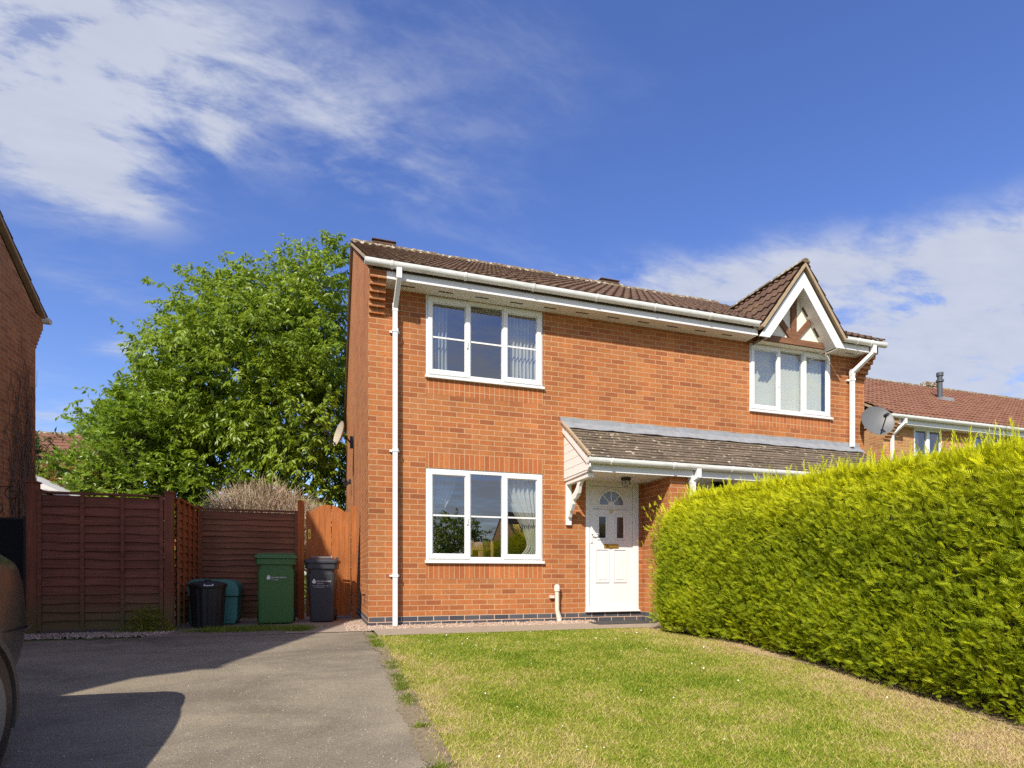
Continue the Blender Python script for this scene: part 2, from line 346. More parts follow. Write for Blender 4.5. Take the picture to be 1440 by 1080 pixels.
# ------------------------------------------------------------------ sheets of ground
def sheet(name,mat,x0,x1,y0,y1,dz,step=.5,kind='structure',wob=None):
    ys=[y0]; 
    while ys[-1]<y1-1e-6: ys.append(min(y1,ys[-1]+step))
    ys=sorted(set(ys+[t for t in (-3.1,-9.0) if y0<t<y1]))
    nx=2 if not wob else int((x1-x0)/.12)+2
    vs=[];fs=[]
    for y in ys:
        for i in range(nx):
            x=x0+(x1-x0)*i/(nx-1)
            if wob: 
                a,b=wob(x,y,i==0,i==nx-1); x+=a
            vs.append((x,y+(0 if not wob else b),GY(y)+dz))
    for j in range(len(ys)-1):
        for i in range(nx-1): fs.append((j*nx+i,j*nx+i+1,(j+1)*nx+i+1,(j+1)*nx+i))
    mb=MB(); mb.add(vs,fs); o=mb.build(name,mat,fix=False); return tag(o,kind=kind)
# one ground sheet out to the horizon
mb=MB(); xs=[-600,-60,-12,12,60,600]; ys=[-600,-60,-18,-9,-3.1,3,20,60,600]
mb.add([(x,y,(GY(y) if y<3 else 0)-.03) for y in ys for x in xs],[(j*6+i,j*6+i+1,(j+1)*6+i+1,(j+1)*6+i) for j in range(8) for i in range(5)])
tag(mb.build('ground',M['ground'],fix=False),kind='structure')
sheet('driveway',M['asphalt'],-9.0,-.05,-12.0,-.5,0,.25,wob=lambda x,y,l,r:((.035*math.sin(y*7)+.02*math.sin(y*19+1))*r,0))
sheet('side_path',M['conc'],-1.05,-.0,-.495,3.5,.006)
sheet('bin_yard',M['earth'],-2.6,-1.045,-.5,2.2,.002)
sheet('verge_bed',M['earth'],-5.4,-2.6,-.05,2.4,.003)
sheet('front_path',M['conc'],.03,4.4,-1.18,-.3,.012)
sheet('lawn_turf',M['turf'],.0,3.6,-11.0,-1.15,.004)
sheet('hedge_soil',M['soil'],3.55,4.75,-11,-1.2,.009,wob=lambda x,y,l,r:((.12*math.sin(y*2.3)+.06*math.sin(y*6.1+2)+.03*math.sin(y*15))*l,0))
sheet('neighbour_lawn',M['turf'],4.75,9.5,-11,-1.2,.004)
sheet('road',M['asphalt'],-60,60,-20,-13,-.02)
# edging strip between drive and lawn
mb=MB()
y=-1.2
while y>-10.5:
    y2=y-1.5; w=.008*math.sin(y*3)
    mb.add([(-.01+w,y2+.02,GY(y2)-.02),(.03+w,y2+.02,GY(y2)-.02),(.03+w,y,GY(y)-.02),(-.01+w,y,GY(y)-.02),(-.01+w,y2+.02,GY(y2)+.009),(.03+w,y2+.02,GY(y2)+.009),(.03+w,y,GY(y)+.009),(-.01+w,y,GY(y)+.009)],
      [(0,3,2,1),(4,5,6,7),(0,1,5,4),(1,2,6,5),(2,3,7,6),(3,0,4,7)]); y=y2
tag(mb.build('lawn_edging',M['edging']),kind='structure')
# gravel
M['gritty']=leafmat('brown_grit',[(0,(.1,.075,.05)),(.6,(.22,.17,.11)),(1,(.36,.3,.22))],.0,.9,3,None,.1,.2)
def stones(name,n,x0,x1,y0,y1,z,smin,smax,h=0,mat=None):
    tv=[(-.5,-.4,0),(.5,-.5,0),(.55,.45,0),(-.4,.5,0),(-.25,-.2,.55),(.3,-.25,.5),(.25,.25,.6),(-.2,.3,.5)]
    tf=[(4,5,6,7),(0,1,5,4),(1,2,6,5),(2,3,7,6),(3,0,4,7)]
    p=np.stack([RNG.uniform(x0,x1,n),RNG.uniform(y0,y1,n),np.full(n,z)],1)
    p[:,2]+=h*np.clip(1-(p[:,1]-y1)**2/(.5*(y1-y0))**2*.3,0,1)*RNG.random(n)
    p[:,2]+=-.088*np.maximum(0,-3.1-p[:,1])
    a=RNG.uniform(0,6.28,n); D=np.stack([np.cos(a),np.sin(a),RNG.uniform(-.3,.3,n)],1); Nn=np.stack([RNG.uniform(-.4,.4,n),RNG.uniform(-.4,.4,n),np.ones(n)],1)
    return scatter(name,mat or M['stone'],tv,tf,p,D,Nn,RNG.uniform(smin,smax,(n,3)))
sheet('drive_edge_debris',M['debris'],-.11,.0,-10.5,-.6,.005,.04,wob=lambda x,y,l,r:((.02*math.sin(y*4.3)+.018*math.sin(y*9+1)+.012*math.sin(y*31)+.008*math.sin(y*77))*l,0))
tag(stones('edge_grit',1100,-.12,.0,-7,-.6,.004,.004,.010,mat=M['gritty']),'brown grit gathered along the lawn side of the driveway','grit',kind='stuff')
tag(stones('gravel_strip',7000,0.0,3.35,-.34,-.005,.0,.012,.034,.03),'pinkish gravel strip along the foot of the brick front wall','gravel',kind='stuff')
tag(stones('gravel_patch',900,-.3,0,-.5,1.2,.006,.008,.02),'thin gravel scattered beside the gate and house corner','gravel',kind='stuff')
tag(stones('loose_gravel',2200,-4.8,-2.4,-.35,.42,.003,.008,.022),'loose gravel along the foot of the dark red fence','gravel',kind='stuff')
tag(stones('drive_grit',900,-4.5,-.2,-5.5,-.5,.001,.003,.009),'pale grit scattered on the asphalt driveway','grit',kind='stuff')
# grass blades
def blades(name,n,fx,h0,h1,label,mat=M['blade'],wid=.005):
    tv=[(-.5,0,0),(.5,0,0),(.28,.55,.06),(-.28,.55,.06),(.02,1,.2),(-.02,1,.2)]; tf=[(0,1,2,3),(3,2,4,5)]
    p=fx(n); n=len(p); a=RNG.uniform(0,6.28,n); D=np.stack([np.cos(a)*.55,np.sin(a)*.55,RNG.uniform(.35,1.1,n)],1); b=a+RNG.uniform(-1,1,n); Nn=np.stack([np.cos(b),np.sin(b),-.2*np.ones(n)],1)
    h=RNG.uniform(h0,h1,n); w=RNG.uniform(.6,1.3,n)*wid
    return tag(scatter(name,mat,tv,tf,p,D,Nn,np.stack([w,h,h],1)),label,'grass',kind='stuff')
gyv=lambda y: -.088*np.maximum(0,-3.1-y)
def lawnpts(n):
    y=-1.14-(RNG.random(n)**.9)*6.0; x=RNG.uniform(.02,3.72,n); x=np.where(RNG.random(n)<.04,RNG.normal(.02,.035,n),x)
    # thin where dry
    k=RNG.random(n)> np.clip((x-3.3)*1.5,0,.6); k&=RNG.random(n)>np.clip((.35-x)*1.6,0,.6)
    x,y=x[k],y[k]; return np.stack([x,y,gyv(y)+.002],1)
blades('lawn_grass',270000,lawnpts,.014,.038,'short dry green and straw lawn grass in front of the house',wid=.0042)
def edgepts(n):
    c=RNG.uniform(-7,-1.2,34); w=RNG.uniform(.02,.09,34); i=RNG.integers(0,34,n); y=c[i]+RNG.normal(0,1,n)*w[i]*.7; x=-.045+RNG.normal(0,.03,n); return np.stack([x,y,gyv(y)],1)
M['tuft']=leafmat('tuft_blade',[(0,(.1,.17,.02)),(.6,(.2,.26,.03)),(1,(.42,.36,.12))],.3,.6,2,None,.6,.2)
blades('edge_grass',4200,edgepts,.02,.06,'ragged weeds and grass growing along the driveway edge',M['tuft'])
def yardpts(n):
    c=[(-1.95,.15,.16),(-1.6,.05,.2),(-1.15,.12,.22),(-.95,.25,.13),(-1.4,.35,.12),(-.9,-.1,.08),(-1.75,.3,.12)]
    i=RNG.integers(0,len(c),n); c=np.array(c)[i]; return np.stack([c[:,0]+RNG.normal(0,1,n)*c[:,2],c[:,1]+RNG.normal(0,1,n)*.09,np.full(n,.003)],1)
blades('yard_grass',7000,yardpts,.03,.09,'grass tufts growing in the ground before the wheelie bins',M['tuft'])
# daisies
n=60; y=-1.4-RNG.random(n)*4.2; x=RNG.uniform(.2,3.3,n); p=np.stack([x,y,gyv(y)+.03],1)
daisy=simple('daisy_petal',(.85,.85,.8),.8)
ang=[k*math.pi/4 for k in range(8)]; tv=[(math.cos(a),math.sin(a),.0) for a in ang]+[(0,0,-.3)]; tf=[(k,(k+1)%8,8) for k in range(8)]
tag(scatter('daisies',daisy,tv,tf,p,np.tile([1.,0,0],(n,1))+RNG.normal(0,.2,(n,3)),np.tile([-.2,-.5,1.],(n,1))+RNG.normal(0,.3,(n,3)),RNG.uniform(.003,.0075,n)),'small white daisies dotted through the lawn','flowers',kind='stuff')

# ------------------------------------------------------------------ walls with openings
def wallgrid(mb,axis,w,u0,u1,z0,z1,holes,depth):
    """front faces of a wall at coordinate w of AXIS, with openings [(ua,ub,za,zb)] and reveals DEPTH deep (signed)"""
    P=(lambda u,z,d=0:(u,w+d,z)) if axis=='y' else (lambda u,z,d=0:(w+d,u,z))
    us=sorted({u0,u1}|{h[0] for h in holes}|{h[1] for h in holes}); zs=sorted({z0,z1}|{h[2] for h in holes}|{h[3] for h in holes})
    for i in range(len(us)-1):
        for j in range(len(zs)-1):
            uc,zc=(us[i]+us[i+1])/2,(zs[j]+zs[j+1])/2
            if any(h[0]<uc<h[1] and h[2]<zc<h[3] for h in holes): continue
            mb.quad(P(us[i],zs[j]),P(us[i+1],zs[j]),P(us[i+1],zs[j+1]),P(us[i],zs[j+1]))
    for a,b,c,d in holes:
        mb.quad(P(a,c),P(a,d),P(a,d,depth),P(a,c,depth)); mb.quad(P(b,c),P(b,c,depth),P(b,d,depth),P(b,d))
        mb.quad(P(a,c),P(a,c,depth),P(b,c,depth),P(b,c)); mb.quad(P(a,d),P(b,d),P(b,d,depth),P(a,d,depth))

def tileroof(mb,O,U,V,width,length,gauge=.3,roll=.15,amp=.022,lift=.02,step=.019,jit=.004,clip=None):
    O,U,V=Vector(O),Vector(U).normalized(),Vector(V).normalized(); Nn=U.cross(V).normalized()
    if Nn.z<0: Nn=-Nn
    rows=int(math.ceil(length/gauge)); nx=int(width/step)+1
    vs=[];fs=[]
    for k in range(rows):
        v0=k*gauge; v1=min(length,(k+1)*gauge+.02)
        base=len(vs)
        rj=[random.uniform(-jit,jit) for _ in range(int(width/(roll*2))+3)]
        for (v,h0) in ((v0,lift-.024),(v0,lift),(v1,0.0)):
            for i in range(nx+1):
                u=width*i/nx
                pr=(.5+.5*math.cos(2*math.pi*u/roll))**1.6*amp if amp else 0
                jj=rj[int(u/(roll*2))]
                vs.append(O+U*u+V*(v+(jj*2 if v==v0 else 0))+Nn*(h0+pr+jj))
        for r in range(2):
            for i in range(nx):
                a=base+r*(nx+1)+i
                if clip and clip(vs[a],vs[a+nx+2]): continue
                fs.append((a,a+1,a+nx+2,a+nx+1))
    mb.add(vs,fs)

# ------------------------------------------------------------------ windows
def window(house,x0,z0,w,h,bars=True,wy=0.0,lean=0):
    Y=wy
    f=MB(); t=.055
    fy0,fy1=Y+.006,Y+.07
    xa,xb=x0+.004,x0+w-.004; za,zb=z0+.035,z0+h
    m1,m2=x0+w*.355,x0+w*.655
    f.box(xa,xb,fy0,fy1,za,za+t); f.box(xa,xb,fy0,fy1,zb-t,zb); f.box(xa,xa+t,fy0,fy1,za+t,zb-t); f.box(xb-t,xb,fy0,fy1,za+t,zb-t)
    f.box(m1-.03,m1+.03,fy0,fy1,za+t,zb-t); f.box(m2-.03,m2+.03,fy0,fy1,za+t,zb-t)
    win=f.build('window',M['upvc'],house,bevel=.003)
    s=MB(); s.box(x0-.012,x0+w+.018,Y-.045,Y+.05,z0-.002,z0+.034); s.build('window_sill',M['upvc'],win,bevel=.004)
    panes=[]
    for (a,b) in ((xa+.028,m1+.012),(m2-.012,xb-.028)):
        q=MB(); t2=.062; y0,y1=Y-.012,Y+.004; c,d=za+.028,zb-.028
        q.box(a,b,y0,y1,c,c+t2); q.box(a,b,y0,y1,d-t2,d); q.box(a,a+t2,y0,y1,c+t2,d-t2); q.box(b-t2,b,y0,y1,c+t2,d-t2)
        # inner bead, stepped back
        e=.012; q.box(a+t2,b-t2,y1-.002,Y+.03,c+t2,c+t2+e); q.box(a+t2,b-t2,y1-.002,Y+.03,d-t2-e,d-t2); q.box(a+t2,a+t2+e,y1-.002,Y+.03,c+t2+e,d-t2-e); q.box(b-t2-e,b-t2,y1-.002,Y+.03,c+t2+e,d-t2-e)
        q.build('sash',M['upvc'],win,bevel=.004)
        panes.append((a+t2,b-t2,c+t2,d-t2,Y+.016))
    panes.append((m1+.03,m2-.03,za+t,zb-t,Y+.03))
    for (a,b,c,d,y) in panes:
        p=MB(); p.quad((a-.005,y,c-.005),(b+.005,y,c-.005),(b+.005,y,d+.005),(a-.005,y,d+.005)); p.build('pane',M['glass'],win,fix=False)
        if bars:
            zc=z0+h*.505; g=MB(); g.box(a,b,y-.012,y-.001,zc-.011,zc+.011); g.build('glazing_bar',M['upvc'],win)
    hd=MB(); hx=m1-.03; hz=z0+h*.45
    hd.box(hx-.01,hx+.008,Y-.03,Y-.012,hz-.05,hz+.05); hd.build('window_handle',M['upvc'],win)
    return win

# ------------------------------------------------------------------ the pair of houses
GX_=7.13; W=8.90; SOF=4.70; DEP=8.7; RIDGE_Y=4.35; RZ=7.66; SL=(RZ-4.90)/(RIDGE_Y+.36)
house=empty('semi_detached_house',(0,0,0),label='red brick pair of semi detached houses with brown tiled roof and white porch canopy',cat='house')
WX0,WW=.7875,1.7725
win1=(WX0,WX0+WW,.9,2.25); win2=(WX0,WX0+WW,3.525,SOF+.0)
RX=W-WX0-WW
win3=(RX,RX+WW,3.525,SOF)
door=(3.27,4.19,.15,2.19); door2=(W-4.19,W-3.27,.15,2.19); win4=(RX,RX+WW,.9,2.19)
mb=MB()
mb.mi=0
wallgrid(mb,'y',0,0,W,.15,5.0,[win1,win2,door,win3,door2,win4],.11)
wallgrid(mb,'x',0,0,DEP,.15,4.98,[],.1); wallgrid(mb,'x',W,0,DEP,.15,4.98,[],-.1); wallgrid(mb,'y',DEP,0,W,.15,4.98,[],-.1)
for x in (0,W):
    mb.add([(x,0,4.98),(x,DEP,4.98),(x,RIDGE_Y,7.55)],[(0,1,2)])
# porch dividing wall
mb.box(4.26,4.56,-.79,-.001,.15,2.185)
mb.mi=1
wallgrid(mb,'y',0,0,W,-.2,.15,[],.1); wallgrid(mb,'x',0,0,DEP,-.2,.15,[],.1); wallgrid(mb,'x',W,0,DEP,-.2,.15,[],.1)
mb.box(4.26,4.56,-.79,-.001,-.1,.15)
mb.build('wall',[M['brick'],M['blue']],house,fix=False)
# bricks on end above and below the windows
for (a,b,c,d) in ((WX0,WX0+WW,2.25,2.475),(WX0,WX0+WW,.675,.9),(WX0,WX0+WW,3.3,3.525),(RX,RX+WW,3.3,3.525)):
    s=MB(); s.box(a,b,-.003,.02,c,d); s.build('soldier_course',M['soldier'],house)
# interior (seen through the glass)
s=MB(); s.box(.12,4.3,3.6,3.7,.15,2.45); s.box(.12,4.3,3.6,3.7,2.62,4.69); s.box(4.3,W-.12,3.6,3.7,.15,4.69); s.box(.12,.14,.12,3.6,.15,4.69); s.box(W-.14,W-.12,.12,3.6,.15,4.69); s.box(4.3,4.5,.12,3.6,.15,4.69)
s.box(.12,W-.12,.12,3.7,2.45,2.62); s.box(.12,W-.12,.12,3.7,4.70,4.75); s.box(.12,W-.12,.12,3.7,.1,.16)
s.build('inner_wall',M['room'],house)
# corbels under the eaves at the two outer corners
for x0,x1 in ((0.0,.215),(W-.215,W)):
    s=MB()
    for k in range(6):
        pr=.285-.05*k; s.box(x0+.0015,x1-.0015,-pr,-.001,SOF+.0-.075*k+ (.0 if k else 0),SOF+.075-.075*k-.002)
    s.box(x0+.0015,x1-.0015,-.285,-.001,SOF+.075,SOF+.16)
    s.build('corbel',M['brick'],house)
# main roof
cs=math.atan(SL); V=(0,math.cos(cs),math.sin(cs)); LEN=(RIDGE_Y+.36)/math.cos(cs)
s=MB(); tileroof(s,(-.06,-.36,4.90),(1,0,0),V,W+.12,LEN-.02,.31,.15,.026,.022,clip=lambda a,b: abs((a[0]+b[0])/2-7.13)<(5.86+.17-.07-(a[2]+b[2])/2)/((5.86-4.66)/.90))
tileroof(s,(-.06,DEP+.36,4.90),(1,0,0),(0,-V[1],V[2]),W+.12,LEN-.02,.31,.15,.026,.022,step=.075)
s.build('roof',M['tile'],house,smooth=True,fix=False)
for x0,x1 in ((-.055,0.02),(W-.02,W+.055)):      # boarding under the tiles, verge mortar
    s=MB(); s.prism([(-.36,4.86),(RIDGE_Y,RZ-.05),(DEP+.36,4.86),(DEP+.36,4.905),(RIDGE_Y,RZ+.0),(-.36,4.905)],'x',x0,x1)
    s.build('verge',M['mortarbed'],house)
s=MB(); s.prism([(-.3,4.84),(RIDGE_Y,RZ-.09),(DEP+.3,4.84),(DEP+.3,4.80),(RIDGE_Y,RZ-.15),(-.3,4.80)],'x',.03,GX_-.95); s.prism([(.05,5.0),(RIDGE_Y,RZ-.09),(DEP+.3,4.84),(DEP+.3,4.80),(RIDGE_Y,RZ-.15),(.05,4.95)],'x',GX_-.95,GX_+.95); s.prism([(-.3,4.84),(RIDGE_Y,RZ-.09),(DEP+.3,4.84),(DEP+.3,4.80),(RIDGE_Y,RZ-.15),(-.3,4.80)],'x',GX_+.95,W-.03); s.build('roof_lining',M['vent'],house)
s=MB()
x=-.06
while x<W+.05:
    x2=min(x+.45,W+.06); j=random.uniform(-.008,.008); prof=[(RIDGE_Y+.13*math.cos(t),RZ-.06+.13*math.sin(t)+j) for t in [math.pi*k/8 for k in range(9)]]
    s.prism(prof,'x',x+.004,x2-.004); s.prism([(RIDGE_Y+.14*math.cos(t),RZ-.06+.14*math.sin(t)+j) for t in [math.pi*k/8 for k in range(9)]],'x',x2-.06,x2-.006); x=x2
s.build('ridge_tiles',M['ridge'],house)
for cx in (.62,5.9):
    s=MB(); s.box(cx-.24,cx+.24,RIDGE_Y-.11,RIDGE_Y+.11,RZ+.03,RZ+.06); s.box(cx-.21,cx+.21,RIDGE_Y-.09,RIDGE_Y+.09,RZ+.0601,RZ+.10); s.box(cx-.25,cx+.25,RIDGE_Y-.12,RIDGE_Y+.12,RZ+.1001,RZ+.115); s.build('ridge_vent',M['tile'],house)
# dormer gable over the right hand window
GX=7.13; GZ=5.86; GH=.90; GS=(GZ-4.66)/GH
zroof=lambda y: 4.90+SL*(y+.36)
ga=math.atan(GS); TZ=GZ+.17   # top of tiles at ridge
yb=( TZ-4.90)/SL-.36
for sg in (-1,1):
    s=MB()
    ztop=TZ-.03; zlow=4.82
    ln=(ztop-zlow)/math.sin(ga)
    def clip(a,b): return a[2]<zroof(a[1])-.05 and b[2]<zroof(b[1])-.05
    # courses run up the slope, profile along Y
    tileroof(s,(GX+sg*(ztop-zlow)/GS,-.42,zlow),(0,1,0),(-sg*math.cos(ga),0,math.sin(ga)),yb+.55,ln,.27,.15,.024,.024,clip=clip)
    s.build('dormer_roof',M['tile'],house,smooth=True,fix=False)
    v=MB(); o=.06
    v.prism([(GX+sg*(ztop-zlow+.02)/GS,zlow-.02),(GX,TZ-.035),(GX,TZ-.105),(GX+sg*((ztop-zlow+.02)/GS-.05),zlow-.035)],'y',-.425,-.30); v.build('dormer_verge',M['mortarbed'],house)
    b=MB(); b.prism([(GX+sg*GH,4.66),(GX,GZ),(GX,GZ-.27),(GX+sg*(GH-.2),4.66)],'y',-.375,-.35); b.build('bargeboard',M['upvc'],house)
    b=MB(); b.prism([(GX+sg*(GH-.2),4.665),(GX,GZ-.262),(GX,GZ-.252),(GX+sg*(GH-.185),4.665)],'y',-.35,-.0); b.build('dormer_soffit',M['soffit'],house)
    for k in (.33,.68) if sg>0 else (.5,):
        px=GX+sg*(GH-.2)*(1-k); pz=4.66+(GZ-.27-4.66)*k; v=MB(); d=Vector((-sg*math.cos(ga),0,math.sin(ga))); c=Vector((px,-.17,pz-.006)); 
        v.quad(c-d*.09+Vector((0,-.018,0)),c+d*.09+Vector((0,-.018,0)),c+d*.09+Vector((0,.018,0)),c-d*.09+Vector((0,.018,0))); v.build('soffit_vent',M['vent'],house,fix=False)
s=MB(); s.prism([(GX+.09*math.cos(t),TZ-.04+.07*math.sin(t)) for t in [math.pi*k/6 for k in range(7)]],'y',-.43,yb+.1); s.build('dormer_ridge',M['ridge'],house)
s=MB(); s.prism([(GX-GH+.19,4.7),(GX+GH-.19,4.7),(GX,GZ-.25)],'y',-.132,.0); s.build('gable_panel',M['cream'],house)
s=MB(); s.box(GX-GH+.16,GX+GH-.16,-.175,-.133,4.702,4.80); s.box(GX-.055,GX+.055,-.17,-.133,4.802,GZ-.31)
for sg in (-1,1):
    a=Vector((GX+sg*.05,0,4.83)); b=Vector((GX+sg*.40,0,5.20)); d=(b-a).normalized(); n=Vector((-d.z,0,d.x))*.047
    s.prism([((a+n).x,(a+n).z),((b+n).x,(b+n).z),((b-n).x,(b-n).z),((a-n).x,(a-n).z)],'y',-.168,-.1335)
s.build('gable_timber',M['timber'],house)
# fascias, soffits, gutters
def gutter(name,x0,x1,y,z,ends=(1,1),brk=1.0):
    g=MB(); n=10; r=.05
    prof=[(y+r*math.cos(math.pi+math.pi*k/n),z-.02+r*math.sin(math.pi+math.pi*k/n)*1.15) for k in range(n+1)]
    prof=[(y-r,z)]+prof+[(y+r,z)]; inner=[(y+(p[0]-y)*.9,z-.02+(p[1]-z+.02)*.9) for p in prof[::-1]]; inner[0]=(y+r*.9,z); inner[-1]=(y-r*.9,z)
    g.prism(prof+inner,'x',x0,x1)
    for k,x in enumerate((x0,x1)):
        if ends[k]: g.prism(prof,'x',x-.004 if k==0 else x-.003,x+.003 if k==0 else x+.004)
    go=g.build(name,M['gutter'],house,smooth=True)
    x=x0+.35
    big=[(y+(p[0]-y)*1.16,z-.02+(p[1]-z+.02)*1.16) for p in prof]
    while x<x1-.1:
        b=MB(); b.prism(big+[(p[0],p[1]) for p in prof[::-1]],'x',x-.016,x+.016); b.build('gutter_bracket',M['gutter'],go); x+=brk
    return go
def fascia_run(x0,x1,yf,z0,z1,capl=False,capr=False):
    s=MB(); s.box(x0,x1,yf-.018,yf,z0,z1); s.box(x0,x1,yf-.024,yf-.019,z0,z0+.018); s.build('fascia',M['fascia'],house)
    s=MB(); s.box(x0,x1,yf+.001,-.001,z0+.004,z0+.016); s.build('soffit',M['soffit'],house)
fascia_run(.217,GX-GH+.03,-.27,SOF,4.90); fascia_run(GX+GH-.03,W-.217,-.27,SOF,4.90)
x=.42
while x<W-.3:
    if not (GX-GH-.12<x<GX+GH-.0):
        v=MB(); v.quad((x,-.16,SOF+.002),(x+.2,-.16,SOF+.002),(x+.2,-.13,SOF+.002),(x,-.13,SOF+.002)); v.build('soffit_vent',M['vent'],house,fix=False)
    x+=.525
gutter('gutter',-.07,GX-GH+.02,-.345,4.895); gutter('gutter',GX+GH-.04,W+.1,-.345,4.875,brk=.3)
# downpipes (square section with a swan neck)
def sq(mb,pts,h=.033):
    for a,b in zip(pts[:-1],pts[1:]):
        a,b=Vector(a),Vector(b); d=(b-a).normalized(); u=Vector((1,0,0)) if abs(d.x)<.9 else Vector((0,1,0)); u=(u-d*u.dot(d)).normalized(); w=d.cross(u)
        vs=[p+u*i*h+w*j*h for p in (a,b) for i,j in ((-1,-1),(1,-1),(1,1),(-1,1))]
        mb.add(vs,[(0,3,2,1),(4,5,6,7),(0,1,5,4),(1,2,6,5),(2,3,7,6),(3,0,4,7)])
def downpipe(xt,xb,yt,ztop,zbot,clips,yb=-.075,drop=.42):
    s=MB(); sq(s,[(xt,yt,ztop),(xt,yt,ztop-.14)],.036); sq(s,[(xt,yt,ztop-.12),(xb,yb,ztop-drop)]); sq(s,[(xb,yb,ztop-drop+.03),(xb,yb,zbot)])
    sq(s,[(xb,yb,ztop-drop+.06),(xb,yb,ztop-drop-.05)],.037)
    p=s.build('downpipe',M['pipe'],house,bevel=.006)
    for z in clips:
        c=MB(); c.box(xb-.039,xb+.039,yb-.039,yb+.039,z-.02,z+.02); c.box(xb-.07,xb+.065,yb+.04,-.003,z-.013,z+.013); c.build('pipe_clip',M['pipe'],p)
downpipe(.375,.352,-.345,4.83,.01,[4.1,2.45,.72])
downpipe(8.72,8.53,-.345,4.81,3.05,[4.27])
# canopy over the doors
CX0,CX1=2.90,8.72; CY=-.88
zw,zf_=3.03,2.36; ca=math.atan((zw-zf_)/(.93)); 
s=MB(); tileroof(s,(CX0-.03,-.93,zf_),(1,0,0),(0,math.cos(ca),math.sin(ca)),CX1-CX0+.03,.93/math.cos(ca),.098,.165,0,.014,step=.0825,jit=.004); s.build('porch_roof',M['tile_porch'],house,fix=False)
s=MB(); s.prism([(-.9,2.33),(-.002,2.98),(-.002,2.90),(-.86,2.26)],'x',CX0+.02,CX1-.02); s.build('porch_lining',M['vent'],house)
s=MB(); n=60
for i in range(n):
    a=CX0-.06+(CX1-CX0+.1)*i/n; b=CX0-.06+(CX1-CX0+.1)*(i+1)/n; j1=.012*math.sin(a*9)+.008*math.sin(a*23); j2=.012*math.sin(b*9)+.008*math.sin(b*23)
    s.quad((a,-.012-abs(j1)*.3,3.135+j1*.5),(b,-.012-abs(j2)*.3,3.135+j2*.5),(b,-.03,3.06),(a,-.03,3.06)); s.quad((a,-.03,3.06),(b,-.03,3.06),(b,-.165,2.945+j2*.4),(a,-.165,2.945+j1*.4)); 
s.build('lead_flashing',M['lead'],house,fix=False)
s=MB(); s.prism([(-.002,2.16),(-.855,2.17),(-.88,2.30),(-.002,2.96)],'x',CX0+.012,CX0+.03)
for k in range(5):
    z=2.2+.125*k; ye=-.855+max(0,(z+.12-2.30))*.93/.67 if z+.12>2.30 else -.855
    s.prism([(-.003,z),(min(-.05,-.86+max(0,z-2.30)*1.39),z),(min(-.04,-.86+max(0,z+.118-2.30)*1.39),z+.118),(-.003,z+.118)],'x',CX0+.004,CX0+.012-.001)
s.build('porch_cheek',M['upvc'],house)
s=MB(); s.prism([(-.002,2.90),(-.002,3.05),(-.95,2.365),(-.95,2.22),(-.86,2.17),(-.86,2.28)],'x',CX0-.02,CX0+.0035); s.build('porch_bargeboard',M['upvc'],house)
s=MB(); s.prism([(-.002,3.052),(-.002,3.085),(-.96,2.40),(-.96,2.368)],'x',CX0-.045,CX0-.002); s.build('porch_verge',M['mortarbed'],house)
s=MB(); s.box(CX0+.031,CX1,-.88,-.86,2.17,2.34); s.box(CX1-.02,CX1,-.859,-.003,2.19,2.34); s.build('porch_fascia',M['fascia'],house)
s=MB(); s.box(CX0+.031,CX1-.021,-.859,-.003,2.188,2.2); s.build('porch_soffit',M['soffit'],house)
gutter('porch_gutter',CX0-.03,CX1+.05,-.935,2.345)
downpipe(4.64,4.60,-.935,2.29,.0,[1.72],yb=-.86,drop=.16)
# carved bracket
s=MB(); s.box(CX0+.03,CX0+.115,-.045,-.002,1.49,2.165)
s.box(CX0+.03,CX0+.115,-.82,-.046,2.10,2.165)
def bez(t): return
pts=[(-.045,1.62),(-.09,1.60),(-.13,1.68),(-.17,1.70),(-.24,1.79),(-.25,1.85),(-.33,1.86),(-.42,1.93),(-.46,2.02),(-.53,2.10),(-.42,2.10),(-.36,2.02),(-.28,1.96),(-.2,1.93),(-.19,1.86),(-.12,1.80),(-.09,1.74),(-.045,1.72)]
s.prism(pts,'x',CX0+.045,CX0+.10); s.build('porch_bracket',M['upvc'],house,bevel=.004)
